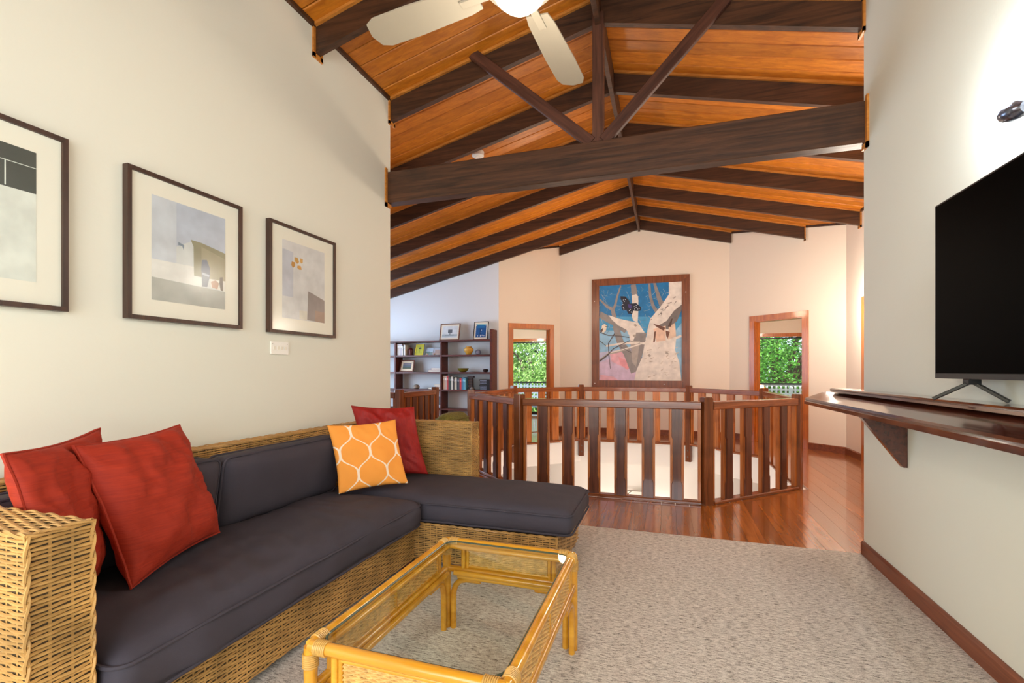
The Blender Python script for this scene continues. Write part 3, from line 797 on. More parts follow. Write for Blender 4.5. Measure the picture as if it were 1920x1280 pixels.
for cx, cy, st in ((tx1-gi-rr, ty1-gi-rr, 0), (tx0+gi+rr, ty1-gi-rr, 1), (tx0+gi+rr, ty0+gi+rr, 2), (tx1-gi-rr, ty0+gi+rr, 3)):
    for i in range(7): th = PI/2*(st+i/6); pts.append((cx+rr*math.cos(th), cy+rr*math.sin(th)))
mb.prism(pts, zt+.004, zt+.010); part('glass_top', mb, M_glass, ct)
mb = MB(); mb.tube([(x, y, zt+.007) for x, y in pts], .0042, 6, closed=True); part('glass_edge', mb, plain('green_glass_edge', (70, 84, 70), .15), ct, smooth=True)
# ------------------------------------------------------------------ prints on the left wall
def wall_print(label, v0, v1, z0, z1, pv0, pv1, pz0, pz1, layers, bgc):
    t = thing('framed_print', label, 'picture', (UL+.001, (v0+v1)/2, z0), 'framed abstract prints on the left wall')
    x0, x1 = UL+.001, UL+.034; fw = .019
    for (a, b, c, d) in ((v0, v1, z0, z0+fw), (v0, v1, z1-fw, z1), (v0, v0+fw, z0+fw, z1-fw), (v1-fw, v1, z0+fw, z1-fw)):
        part('frame_rail', MB().box(x0, x1, a, b, c, d), M_frame, t)
    part('mount', MB().box(UL+.012, UL+.022, v0+fw, v1-fw, z0+fw, z1-fw), M_mat, t)
    mats = [pc(bgc)]; mb = MB(); mb.box(UL+.0221, UL+.0228, pv0, pv1, pz0, pz1)
    e = .0228
    for col, poly in layers:
        mats.append(pc(col)); mb.mi = len(mats)-1; e += .0002
        mb.add([(UL+e, pv0+s*(pv1-pv0), pz0+q*(pz1-pz0)) for s, q in poly], [tuple(range(len(poly)))])
    part('print', mb, mats, t)
    part('picture_glass', MB().box(UL+.0275, UL+.0285, v0+fw, v1-fw, z0+fw, z1-fw), M_pglass, t)
    return t
def mapq(TL, TR, BL, BR):
    def f(pts):
        out = []
        for x, y in pts:
            s = (x-(TL[0]+BL[0])/2)/((TR[0]+BR[0])/2-(TL[0]+BL[0])/2); s = min(1, max(0, s))
            yt = TL[1]+(TR[1]-TL[1])*s; yb = BL[1]+(BR[1]-BL[1])*s
            out.append((s, min(1, max(0, (yb-y)/(yb-yt)))))
        return out
    return f
f1 = lambda pts: [(min(1, max(0, s)), q) for s, q in pts]
wall_print('framed print with a black block on grey, nearest, cut by the left edge', .66, 1.273, 1.44, 2.14, .76, 1.174, 1.543, 2.043,
    [((70, 72, 66), [(0, .68), (1, .68), (1, 1), (0, 1)]), ((215, 220, 210), [(0, .865), (1, .875), (1, .88), (0, .872)]), ((215, 220, 210), [(.775, .69), (.785, .69), (.785, .88), (.775, .88)]),
     ((222, 224, 212), [(0, 0), (.55, 0), (.6, .66), (0, .66)])], (216, 218, 208))
g = mapq((150, 15), (920, 275), (140, 1120), (915, 1225))
wall_print('framed print of an olive hut, blue figure and grey sky, middle of the three', 1.494, 2.104, 1.44, 2.138, 1.606, 2.0, 1.539, 2.039,
    [((200, 204, 210), g([(150, 15), (380, 95), (380, 760), (145, 690)])), ((186, 192, 204), g([(380, 95), (920, 275), (920, 650), (540, 500), (380, 560)])),
     ((222, 220, 214), g([(145, 690), (400, 740), (560, 770), (640, 870), (640, 980), (145, 880)])),
     ((176, 176, 168), g([(145, 880), (640, 985), (915, 1040), (915, 1225), (140, 1120)])),
     ((150, 144, 116), g([(525, 485), (640, 520), (918, 640), (918, 935), (735, 900), (560, 865), (555, 560)])),
     ((168, 158, 130), g([(640, 560), (918, 700), (918, 935), (735, 900), (640, 720)])),
     ((110, 116, 132), g([(645, 700), (700, 700), (735, 790), (735, 870), (705, 985), (650, 980), (638, 800)])), ((176, 182, 196), g([(650, 830), (730, 860), (725, 880), (650, 855)])),
     ((226, 222, 212), g([(735, 900), (918, 930), (915, 1040), (745, 990)])),
     ((182, 146, 124), g([(745, 930), (800, 915), (840, 950), (820, 1010), (760, 990)])), ((116, 104, 96), g([(850, 885), (885, 885), (888, 1030), (860, 1025), (843, 950)])),
     ((130, 142, 156), g([(395, 510), (455, 545), (450, 600), (435, 555), (395, 545)]))], (206, 208, 206))
g = mapq((148, 225), (513, 320), (150, 905), (513, 937))
wall_print('framed print with golden petals and a grey block, third and farthest', 2.30, 2.91, 1.44, 2.138, 2.41, 2.80, 1.54, 2.04,
    [((190, 192, 200), g([(150, 305), (235, 335), (235, 725), (150, 715)])), ((150, 138, 134), g([(362, 662), (513, 740), (513, 937), (353, 915)])), ((166, 140, 124), g([(425, 830), (513, 845), (513, 937), (422, 925)])),
     ((196, 150, 78), g([(245, 375), (270, 378), (284, 415), (268, 432), (246, 410)])), ((206, 160, 92), g([(290, 382), (314, 386), (314, 420), (298, 426), (288, 404)])),
     ((190, 136, 64), g([(222, 415), (250, 420), (248, 455), (232, 470), (218, 445)])), ((206, 150, 72), g([(270, 445), (296, 448), (305, 480), (284, 482), (266, 465)])),
     ((216, 210, 196), g([(285, 835), (352, 840), (352, 915), (285, 912)]))], (212, 210, 208))
# socket / switch plate
t = thing('switch_plate', 'white plastic switch plate on the cream wall below the prints', 'switch', (UL, 2.405, 1.305))
part('plate', MB().box(UL+.001, UL+.010, 2.335, 2.475, 1.305, 1.385), M_plast, t)
for k in range(4): part('rocker', MB().box(UL+.010, UL+.014, 2.352+k*.030, 2.366+k*.030, 1.335, 1.355), M_mat, t)
for y in (2.345, 2.465): part('screw', MB().lathe([(.003, 0), (.003, .002)], 8, (UL+.0101, y, 1.37)), M_steel, t)
# ------------------------------------------------------------------ ledge, bracket, tv, wall light
lg = thing('wall_ledge', 'dark polished mahogany ledge along the right wall under the television', 'shelf', (1.12, 2.5, .94))
V0 = -1.2
def prof_bar(prof, y0, y1, inset=0):
    n = len(prof); mb = MB()
    vs = [(x, y0, z) for x, z in prof]+[(x, y1, z) for x, z in prof]
    mb.add(vs, [tuple(range(n)), tuple(range(n, 2*n))[::-1]]+[(i, i+n, (i+1)%n+n, (i+1)%n) for i in range(n)]); return mb
part('lower_board', prof_bar([(.995, .950), (1.02, .950), (1.228, .962), (1.228, 1.055), (1.13, 1.046), (1.02, 1.002), (1.004, .996), (.998, .985), (1.003, .978), (.995, .972)], V0, 4.13), M_ledge, lg)
part('upper_board', prof_bar([(1.105, 1.052), (1.228, 1.0555), (1.228, 1.078), (1.112, 1.078), (1.104, 1.071), (1.108, 1.063)], V0, 3.92), M_ledge, lg)
for vb_ in (3.10, 1.25, -.6):
    mb = MB(); mb.extr([(1.015, vb_-.02, .949), (1.228, vb_-.02, .949), (1.228, vb_-.02, .68), (1.21, vb_-.02, .68)], (0, .04, 0))
    part('bracket', mb, M_ledge, lg)
tv = thing('television', 'large black flat screen television standing on the mahogany ledge', 'television', (1.14, 1.9, 1.079))
part('bezel', MB().box(1.125, 1.155, 1.21, 2.57, 1.168, 1.925), M_black, tv)
part('screen', MB().box(1.1235, 1.125, 1.218, 2.562, 1.190, 1.918), M_screen, tv)
part('back_housing', MB().box(1.155, 1.19, 1.45, 2.3, 1.21, 1.65), M_black, tv)
for vf, nm in ((2.33, 'stand_foot'), (1.45, 'stand_foot')):
    mb = MB()
    for tip, s in (((1.045, vf+.07), 1), ((1.215, vf-.07), 1)):
        P = Vector((1.138, vf, 1.158)); Q = Vector((tip[0], tip[1], 1.086)); mb.bar(P, Q, .022, .013, ch=.002)
    mb.bar((1.138, vf-.02, 1.158), (1.138, vf+.02, 1.158), .04, .022, ch=.003)
    part(nm, mb, M_black, tv)
wl = thing('wall_lamp', 'silver spot lamp glowing on the wall above the television', 'lamp', (1.229, 2.08, 2.04))
M_chrome = plain('speckled_chrome', (120, 124, 140), .22, .9, var=.5, vscale=90)
mb = MB(); mb.tube([(1.228, 2.08, 2.08), (1.215, 2.08, 2.08)], .05, 20); part('wall_plate', mb, M_chrome, wl, smooth=True)
mb = MB(); mb.tube([(1.215, 2.08, 2.08), (1.17, 2.07, 2.085), (1.15, 2.06, 2.085)], .009, 10); part('lamp_arm', mb, M_chrome, wl, smooth=True)
d = Vector((-.25, .95, .12)).normalized(); P = Vector((1.14, 2.04, 2.085)); mb = MB()
mb.tube([P, P+d*.02, P+d*.05, P+d*.075, P+d*.085], [.018, .030, .032, .026, .014], 18); part('lamp_head', mb, M_chrome, wl, smooth=True)
mb = MB(); bp_ = P+d*.085+Vector((.015, .012, .018)); mb.tube([bp_-d*.02, bp_, bp_+d*.02, bp_+d*.035, bp_+d*.042], [.03, .04, .038, .026, .008], 18)
part('bulb', mb, plain('glowing_bulb', (255, 255, 255), .4, emit=(240, 246, 255), es=9), wl, smooth=True)
# ------------------------------------------------------------------ ceiling fan
fan = thing('ceiling_fan', 'off-white ceiling fan with four blades and a round light bowl', 'fan', (-.5, 1.62, 2.44))
M_fan = plain('offwhite_fan', (150, 138, 120), .5)
mb = MB(); mb.lathe([(.012, 0), (.012, 1.18)], 12, (-.5, 1.62, 2.66)); part('downrod', mb, M_fan, fan, smooth=True)
mb = MB(); mb.lathe([(.05, 0), (.13, .02), (.14, .07), (.10, .12), (.03, .14)], 32, (-.5, 1.62, 2.56)); part('motor_housing', mb, M_fan, fan, smooth=True)
mb = MB(); mb.lathe([(.015, 0), (.06, .008), (.088, .035), (.093, .055)], 32, (-.5, 1.62, 2.50)); part('light_bowl', mb, plain('lit_glass_bowl', (255, 252, 244), .3, emit=(255, 246, 226), es=1.1), fan, smooth=True)
mb = MB(); mb.lathe([(.096, 0), (.100, .008), (.096, .018)], 32, (-.5, 1.62, 2.55)); part('bowl_ring', mb, M_plast, fan, smooth=True)
for k in range(4):
    th = math.radians(-6+90*k); d = Vector((math.cos(th), math.sin(th), 0)); s = Vector((-d.y, d.x, 0)); C = Vector((-.5, 1.62, 2.585))
    mb = MB()
    out = [(.17, -.045), (.22, -.055), (.45, -.066), (.61, -.066), (.65, -.05), (.665, 0), (.65, .05), (.61, .066), (.45, .066), (.22, .055), (.17, .045)]
    n = len(out); vs = [C+d*a+s*b+Vector((0, 0, b*.16)) for a, b in out]; vs += [p+Vector((0, 0, .006)) for p in vs]
    mb.add(vs, [tuple(range(n))[::-1], tuple(range(n, 2*n))]+[(i, (i+1)%n, (i+1)%n+n, i+n) for i in range(n)])
    b = part('blade', mb, M_fan, fan)
    mb = MB(); mb.bar(C+d*.10+Vector((0,0,-.004)), C+d*.24+Vector((0,0,-.004)), .03, .008); part('blade_iron', mb, M_fan, b)
# smoke alarm
t = thing('smoke_alarm', 'round white smoke alarm on the timber ceiling above the tie beam', 'alarm', (-2.04, 5.0, ceil_z(-2.04)-.03))
mb = MB(); mb.lathe([(.055, 0), (.068, .008), (.07, .04), (.07, .055)], 28, (-2.04, 5.0, ceil_z(-2.04)-.065)); part('alarm_body', mb, M_plast, t, smooth=True)
mb = MB(); mb.lathe([(.028, -.004), (.032, .002)], 20, (-2.04, 5.0, ceil_z(-2.04)-.065)); part('alarm_cap', mb, M_mat, t, smooth=True)
# ------------------------------------------------------------------ big painting on the back wall
pt_ = thing('framed_painting', 'large framed painting of white gum trees and a dark butterfly on blue', 'painting', (-.5, 9.3, .87))
X0, X1, Z0, Z1 = -1.39, .396, .895, 2.975; cu0, cu1, cz0, cz1 = -1.247, .258, 1.02, 2.845
for a in ([(X0, Z0), (X1, Z0), (cu1, cz0), (cu0, cz0)], [(X1, Z0), (X1, Z1), (cu1, cz1), (cu1, cz0)], [(X1, Z1), (X0, Z1), (cu0, cz1), (cu1, cz1)], [(X0, Z1), (X0, Z0), (cu0, cz0), (cu0, cz1)]):
    mb = MB(); mb.extr([(x, 9.255, z) for x, z in a], (0, .044, 0)); part('frame_rail', mb, M_pframe, pt_)
L_ = []
def A(col, pts): L_.append((col, pts))
def stroke(col, pts, w0, w1=None):
    w1 = w1 if w1 is not None else w0; P = [Vector(p) for p in pts]; n = len(P); l = []; r_ = []
    for i in range(n):
        d = (P[min(i+1, n-1)]-P[max(i-1, 0)]).normalized(); s = Vector((-d.y, d.x)); ww = (w0+(w1-w0)*i/max(1, n-1))/2
        l.append(tuple(P[i]+s*ww)); r_.append(tuple(P[i]-s*ww))
    for i in range(n-1): L_.append((col, [l[i], l[i+1], r_[i+1], r_[i]]))
BLU = (24, 122, 184); BL2 = (70, 160, 210); PAL = (150, 196, 226); LAV = (196, 196, 222); PNK = (232, 178, 190)
A(BL2, [(180, 500), (1003, 500), (1003, 800), (180, 800)]); A(PAL, [(180, 640), (560, 640), (640, 900), (180, 900)]); A(PAL, [(900, 700), (1003, 560), (1003, 1136), (900, 1136)])
A(LAV, [(180, 860), (560, 800), (600, 1136), (180, 1136)]); A((214, 190, 214), [(180, 960), (400, 880), (560, 1040), (560, 1136), (180, 1136)])
A(PNK, [(290, 880), (400, 830), (470, 930), (420, 1000), (310, 950)]); A((236, 160, 168), [(380, 900), (450, 930), (500, 1000), (470, 1030), (400, 980)]); A(PNK, [(190, 1080), (330, 1100), (380, 1136), (190, 1136)])
rg = random.Random(5)
for k in range(120):   # fine twigs against the blue
    x = rg.uniform(190, 860); y = rg.uniform(185, 620); a = rg.uniform(0, PI); l = rg.uniform(25, 80)
    stroke(rg.choice([(110, 158, 186), (140, 170, 188), (84, 140, 176), (168, 184, 194)]), [(x, y), (x+l*.5*math.cos(a)+6, y+l*.5*math.sin(a)), (x+l*math.cos(a), y+l*math.sin(a))], 5, 2)
GRY = (146, 140, 138); WHI = (232, 224, 214); SH = (178, 168, 160)
stroke(GRY, [(405, 190), (370, 290), (345, 390), (320, 440)], 14, 30); stroke(GRY, [(185, 330), (260, 400), (320, 430), (340, 520), (360, 640)], 16, 60)
stroke(GRY, [(530, 180), (545, 290)], 50, 60); stroke(GRY, [(690, 170), (700, 300), (730, 400), (780, 470)], 20, 40); stroke(GRY, [(740, 165), (790, 330), (830, 420)], 26, 60)
stroke(GRY, [(180, 480), (260, 520), (340, 560), (460, 640)], 70, 60)
stroke(GRY, [(350, 600), (400, 760), (470, 860), (550, 1050)], 60, 90)
A(WHI, [(515, 290), (560, 275), (580, 300), (582, 420), (575, 560), (530, 540), (515, 500), (520, 380)])
A(WHI, [(275, 485), (380, 520), (500, 545), (580, 560), (640, 650), (660, 720), (640, 760), (500, 760), (490, 690), (460, 630), (380, 590), (320, 540)])
A(GRY, [(560, 660), (660, 660), (650, 760), (600, 960), (560, 1060), (520, 980), (510, 800)]); A(SH, [(500, 740), (600, 740), (560, 1000), (520, 960)])
A(WHI, [(880, 155), (1003, 150), (1003, 400), (900, 500), (860, 560), (760, 640), (650, 760), (670, 640), (700, 520), (800, 400), (880, 280)])
A((120, 112, 108), [(1003, 380), (1003, 430), (960, 540), (860, 640), (830, 640), (760, 600), (860, 540), (930, 440)])
A(WHI, [(650, 740), (740, 600), (850, 620), (940, 640), (950, 720), (940, 830), (980, 950), (1000, 1136), (540, 1136), (560, 1040), (620, 900)])
A((228, 194, 170), [(730, 620), (850, 590), (850, 740), (760, 750)]); A((226, 200, 176), [(880, 600), (940, 560), (950, 700), (870, 740)])
A((110, 70, 52), [(725, 570), (800, 590), (845, 610), (830, 640), (760, 600)]); A((110, 70, 52), [(740, 650), (757, 645), (745, 750), (728, 755)]); A((120, 76, 56), [(850, 640), (890, 650), (870, 720), (855, 690)]); A((80, 60, 52), [(905, 520), (918, 515), (900, 600), (870, 600)])
for k in range(26):
    x = rg.uniform(640, 960); y = rg.uniform(800, 1110); stroke(rg.choice([(206, 194, 180), (196, 182, 166), (216, 206, 192)]), [(x, y), (x+rg.uniform(15, 45), y-rg.uniform(-5, 30))], rg.uniform(6, 16), 4)
for k in range(18):
    q = rg.uniform(0, 1); x = 980-q*260+rg.uniform(-20, 20); y = 280+q*270+rg.uniform(-20, 20); stroke(rg.choice([(150, 138, 130), (196, 186, 176), (120, 110, 104)]), [(x, y), (x-rg.uniform(10, 40), y+rg.uniform(5, 30))], 9, 3)
for p in ((540, 690), (690, 885), (860, 860), (550, 585)): A((170, 160, 148), [(p[0]-18, p[1]), (p[0], p[1]-14), (p[0]+20, p[1]+4), (p[0]+2, p[1]+16)])
stroke(WHI, [(250, 795), (400, 770), (520, 762), (720, 768), (850, 750), (1003, 690)], 18, 26); stroke(SH, [(185, 935), (280, 870), (400, 845), (480, 820), (600, 765)], 20, 14); stroke(WHI, [(270, 865), (400, 835), (520, 800), (640, 760)], 10, 14)
DK = (84, 72, 74)
stroke(DK, [(190, 660), (280, 690), (400, 695), (490, 708)], 8, 6); stroke(DK, [(340, 670), (275, 770), (280, 880), (298, 1020)], 9, 5); stroke(DK, [(180, 740), (250, 790)], 7, 6); stroke(DK, [(185, 945), (260, 890), (330, 820), (500, 735)], 14, 6); stroke(DK, [(400, 800), (510, 860)], 5, 4)
# kookaburra-like bird and butterfly
A((238, 226, 206), [(210, 590), (235, 575), (262, 590), (250, 640), (225, 665), (200, 650)]); A((96, 72, 66), [(190, 640), (222, 612), (215, 650), (195, 662)]); A((70, 56, 50), [(245, 596), (278, 600), (248, 606)])
NAV = (18, 20, 44)
A(NAV, [(400, 298), (450, 300), (490, 345), (500, 400), (470, 430), (425, 440), (410, 400), (425, 360), (402, 325)]); A(NAV, [(500, 370), (560, 365), (605, 405), (605, 440), (570, 445), (530, 440), (520, 475), (480, 470), (460, 430), (480, 400)])
A((66, 52, 130), [(475, 375), (512, 380), (515, 420), (485, 415)])
for p in ((430, 335), (440, 350), (425, 380), (430, 410), (450, 330), (540, 400), (560, 410), (575, 425), (590, 420), (545, 425), (490, 440), (510, 455), (500, 430), (435, 425), (560, 388)):
    A((214, 220, 232), [(p[0]-5, p[1]), (p[0], p[1]-6), (p[0]+5, p[1]), (p[0], p[1]+6)])
mb = MB(); mats = [pc(BLU, .5)]; mb.box(cu0, cu1, 9.27, 9.29, cz0, cz1); y = 9.2699
ci = {}
for col, poly in L_:
    y -= .00003
    if col not in ci: ci[col] = len(mats); mats.append(pc(col, .5))
    mb.mi = ci[col]; P3 = []
    for px, py in poly:
        s = min(1, max(0, (px-180)/823)); yt = 197-47*s; q = min(1, max(0, (1136-py)/(1136-yt))); P3.append((cu0+s*(cu1-cu0), y, cz0+q*(cz1-cz0)))
    mb.add(P3, [tuple(range(len(P3)))])
part('canvas', mb, mats, pt_)
for x, z in ((-1.34, 2.55), (-1.33, .96), (.33, 2.65), (-.05, .955)): part('frame_screw', MB().box(x-.008, x+.008, 9.252, 9.255, z-.008, z+.008), M_plast, pt_)
# ------------------------------------------------------------------ bookshelf and what stands on it
SH_Y0, SH_Y1 = 8.15, 8.43
bs = thing('bookshelf', 'wide open mahogany bookshelf against the pale back wall', 'bookshelf', (-4.6, 8.3, 0))
part('side_panel', MB().box(-3.085, -3.05, SH_Y0-.01, SH_Y1, 0, 1.97), M_shelfwood, bs)
for x in (-4.085, -5.085): part('divider', MB().box(x-.015, x+.015, SH_Y0, SH_Y1, 0, 1.765), M_shelfwood, bs)
part('side_panel', MB().box(-6.12, -6.085, SH_Y0-.01, SH_Y1, 0, 1.97), M_shelfwood, bs)
bays = [(-4.069, -3.086), (-5.069, -4.101), (-6.084, -5.101)]
ZS = [1.755, 1.49, 1.165, .833, .47, .10]
part('top_board', MB().box(-6.084, -3.086, SH_Y0, SH_Y1, 1.755, 1.785), M_shelfwood, bs)
for b0, b1 in bays:
    for z in ZS[1:]: part('shelf', MB().box(b0, b1, SH_Y0+.005, SH_Y1, z-.016, z+.016), M_shelfwood, bs)
S1, S2, S3, S4, S5 = 1.786, 1.5065, 1.1815, .8495, .4865
def book(x, wd, h, z, col, lab, dep=.17, grp='books on the shelves', y=8.19, pages=True):
    t = thing('book', lab, 'book', (x+wd/2, y+dep/2, z), grp)
    part('cover', MB().box(x, x+.002, y, y+dep, z, z+h).box(x+wd-.002, x+wd, y, y+dep, z, z+h).box(x, x+wd, y-.001, y+.002, z, z+h), pc(col), t)
    part('pages', MB().box(x+.0025, x+wd-.0025, y+.0025, y+dep-.004, z+.002, z+h-.004), M_mat, t)
    part('spine_label', MB().box(x+wd*.2, x+wd*.8, y-.0022, y-.001, z+h*.68, z+h*.84), pc(tuple(min(255, c+70) for c in col)), t)
bk = [((222, 202, 186), 'cream spined'), ((206, 186, 176), 'pale pink spined'), ((196, 70, 70), 'red topped'), ((70, 66, 64), 'dark grey'), ((60, 72, 66), 'dark green'), ((226, 220, 206), 'white spined'), ((62, 56, 54), 'brown black'), ((118, 104, 90), 'taupe'), ((232, 226, 200), 'ivory'), ((48, 56, 66), 'slate'), ((86, 80, 84), 'grey'), ((206, 52, 60), 'bright red'), ((90, 118, 150), 'blue grey'), ((74, 150, 190), 'sky blue'), ((110, 176, 200), 'light blue')]
x = -4.060
ws = [.043, .038, .030, .027, .032, .026, .028, .023, .028, .031, .026, .036, .028, .028, .022]
hs = [.26, .255, .26, .25, .24, .245, .235, .22, .23, .225, .22, .215, .225, .23, .22]
for i, ((c, nm), wd, h) in enumerate(zip(bk, ws, hs)):
    book(x, wd, h, S4, c, '%s upright book, %s from left in the right-bay book row' % (nm, ['first','second','third','fourth','fifth','sixth','seventh','eighth','ninth','tenth','eleventh','twelfth','thirteenth','fourteenth','last'][i]), grp='row of books in the right bay'); x += wd+.0015
x = -5.06
for i, (c, nm, wd, h) in enumerate([((214, 206, 200), 'thick white', .075, .225), ((196, 188, 196), 'pale lilac', .03, .225), ((224, 214, 204), 'thin cream', .025, .19), ((40, 36, 36), 'black', .024, .2), ((230, 224, 216), 'slim white', .02, .205)]):
    book(x, wd, h, S2, c, '%s upright book on the top shelf at the left' % nm, grp='books at the left end of the top shelf'); x += wd+.002
# flat stacks
def flat(x0, x1, z, h, col, lab):
    t = thing('book', lab, 'book', ((x0+x1)/2, 8.28, z), 'books lying flat in the middle bay')
    part('cover', MB().box(x0, x1, 8.2, 8.38, z, z+.003).box(x0, x1, 8.2, 8.38, z+h-.003, z+h).box(x0, x0+.003, 8.2, 8.38, z, z+h), pc(col), t)
    part('pages', MB().box(x0+.003, x1-.004, 8.203, 8.377, z+.0031, z+h-.0031), M_mat, t)
flat(-4.38, -4.11, S3, .04, (150, 60, 70), 'maroon book lying flat under another on the middle shelf')
flat(-4.32, -4.11, S3+.041, .035, (170, 130, 150), 'mauve book lying flat on top of the maroon one')
flat(-4.38, -4.11, S4, .035, (44, 38, 46), 'black book lying flat at the bottom of the lower stack')
flat(-4.22, -4.11, S4+.036, .03, (150, 50, 50), 'red book lying flat in the middle of the lower stack')
flat(-4.25, -4.115, S4+.067, .028, (230, 214, 204), 'pale book lying flat on top of the lower stack')
mb = MB(); b5 = thing('book', 'tall pale picture book standing below the flat stack', 'book', (-4.2, 8.3, S5))
part('cover', MB().box(-4.30, -4.108, 8.30, 8.312, S5, S5+.30), pc((206, 216, 226)), b5); part('picture', MB().box(-4.20, -4.14, 8.297, 8.2995, S5+.06, S5+.22), pc((96, 112, 124)), b5)
def leaning_frame(label, x0, x1, z, h, fcol, mcol, pics, y=8.22, lean=.07, fw=.018, name='photo_frame', mw=.03):
    t = thing(name, label, 'picture frame', ((x0+x1)/2, y, z))
    def q(a0, a1, h0, h1, e0, e1):   # leaning slab
        f = lambda x_, hh, e: (x_, y+e+lean*hh/h, z+.001+hh)
        return MB().hull8([f(a0, h0, e0), f(a1, h0, e0), f(a1, h0, e1), f(a0, h0, e1)], [f(a0, h1, e0), f(a1, h1, e0), f(a1, h1, e1), f(a0, h1, e1)])
    for a in ((x0, x1, 0, fw), (x0, x1, h-fw, h), (x0, x0+fw, fw, h-fw), (x1-fw, x1, fw, h-fw)): part('frame_rail', q(*a, 0, .018), fcol, t)
    part('mount', q(x0+fw, x1-fw, fw, h-fw, .006, .012), mcol, t)
    W = x1-x0-2*fw-2*mw; Hh = h-2*fw-2*mw
    for i, (c, a, b, c0, c1) in enumerate(pics):
        part('picture', q(x0+fw+mw+a*W, x0+fw+mw+b*W, fw+mw+c0*Hh, fw+mw+c1*Hh, .0055-.0004*i, .006-.0004*i), pc(c), t)
    return t
MW_ = pc((120, 70, 44)); 
leaning_frame('brown framed sketch of a tree leaning on top of the bookshelf', -4.175, -3.76, 1.786, .325, MW_, M_mat, [((214, 222, 228), 0, 1, 0, 1), ((170, 184, 192), 0, 1, .12, .3), ((96, 104, 112), .38, .66, .4, .7), ((80, 88, 96), .5, .54, .25, .42), ((140, 150, 158), .2, .8, .2, .26)], y=8.26)
leaning_frame('black framed blue picture leaning on top of the bookshelf at right', -3.47, -3.18, 1.786, .345, M_black, M_mat, [((16, 84, 148), 0, 1, 0, .86), ((22, 110, 170), .1, .9, .7, .93), ((150, 196, 200), 0, 1, .9, 1), ((226, 232, 240), .52, .58, .5, .56), ((226, 232, 240), .5, .53, .35, .4), ((230, 236, 240), .2, .25, .08, .16), ((230, 236, 240), .45, .52, .06, .2), ((230, 236, 240), .62, .68, .1, .2), ((230, 236, 240), .8, .86, .08, .16), ((10, 60, 116), .4, .46, .2, .6)], y=8.26, fw=.012)
leaning_frame('yellow-green framed flower picture on the top shelf', -4.70, -4.52, S2, .215, pc((216, 196, 40)), pc((188, 186, 60)), [((60, 70, 30), .3, .8, .6, .75), ((80, 60, 90), .5, .6, .65, .85), ((90, 110, 40), .5, .54, .05, .6)], y=8.24, fw=.018, mw=.012)
leaning_frame('wooden framed seascape photo on the second shelf at left', -5.03, -4.72, S3, .235, pc((104, 52, 30)), pc((226, 206, 176)), [((120, 112, 120), 0, 1, 0, 1), ((84, 96, 104), 0, 1, .2, .6), ((74, 84, 60), 0, 1, 0, .25)], y=8.22, fw=.022, mw=.04)
leaning_frame('pale photo of hills standing beside the yellow frame', -4.50, -4.33, S2, .145, pc((206, 214, 224)), pc((196, 208, 222)), [((150, 170, 170), 0, 1, 0, .45), ((120, 146, 140), 0, .6, .1, .5)], y=8.27, fw=.004, mw=.002)
leaning_frame('white photo card with a sandy beach standing by the divider', -4.325, -4.11, S2, .14, pc((220, 224, 230)), pc((200, 204, 214)), [((196, 170, 160), .15, .8, .0, .8), ((216, 190, 176), .2, .7, 0, .3)], y=8.26, fw=.004, mw=.004)
def coral(x, z, n, lab):
    t = thing('seashell', lab, 'shell', (x, 8.2, z)); mb = MB()
    for k in range(n):
        a = 2*PI*k/n; mb.tube([(x, 8.2, z+.012), (x+.03*math.cos(a), 8.2+.02*math.sin(a), z+.018+.02*(k%2))], [.010, .002], 6)
    mb.lathe([(.004, 0), (.018, .006), (.02, .016), (.006, .024)], 10, (x, 8.2, z)); part('shell_body', mb, pc((220, 190, 170)), t, smooth=True)
coral(-4.40, S2, 7, 'small spiny white seashell in front of the pale hill photo'); coral(-4.25, S2, 9, 'larger spiny pink seashell in front of the beach card')
t = thing('figurine', 'dark red round figurine beside the books on the top shelf', 'figurine', (-4.805, 8.28, S2))
mb = MB(); mb.lathe([(.03, 0), (.045, .012), (.04, .04), (.05, .08), (.046, .12), (.02, .15), (.006, .155)], 18, (-4.805, 8.28, S2)); part('figure_body', mb, pc((92, 24, 30), .3), t, smooth=True)
mb = MB(); mb.lathe([(.06, 0), (.062, .008), (.05, .012)], 18, (-4.805, 8.28, S2)); part('stand', mb, pc((110, 70, 76), .3), t, smooth=True)
t = thing('clay_pot', 'round yellow ochre pot with a narrow neck on the right bay', 'pot', (-3.56, 8.27, S2))
mb = MB(); mb.lathe([(.035, 0), (.045, .004), (.085, .07), (.092, .10), (.078, .128), (.052, .138), (.052, .143), (.062, .153), (.058, .156), (.045, .146)], 28, (-3.56, 8.27, S2)); part('pot_body', mb, pc((216, 164, 66), .35), t, smooth=True)
t = thing('glass_float', 'small grey-blue glass float beside the ochre pot', 'ornament', (-3.40, 8.34, S2))
mb = MB(); mb.lathe([(.012, 0), (.04, .012), (.055, .045), (.045, .08), (.012, .098)], 20, (-3.40, 8.34, S2)); part('glass_ball', mb, pc((150, 150, 172), .15), t, smooth=True)
t = thing('bowl', 'olive green glass bowl on the third shelf of the right bay', 'bowl', (-3.67, 8.26, S3))
mb = MB(); mb.lathe([(.04, 0), (.06, .006), (.095, .04), (.108, .072), (.103, .072), (.088, .042), (.05, .012), (.01, .010)], 28, (-3.67, 8.26, S3)); part('bowl_body', mb, pc((112, 104, 34), .2), t, smooth=True)
t = thing('small_pot', 'tiny dark brown pot at the right end of the third shelf', 'pot', (-3.21, 8.25, S3))
mb = MB(); mb.lathe([(.03, 0), (.05, .016), (.054, .034), (.04, .052), (.032, .056), (.03, .046)], 22, (-3.21, 8.25, S3)); part('pot_body', mb, pc((56, 40, 36), .3), t, smooth=True)
t = thing('carving', 'tall dark carved wooden figure at the end of the book row', 'figurine', (-3.52, 8.27, S4))
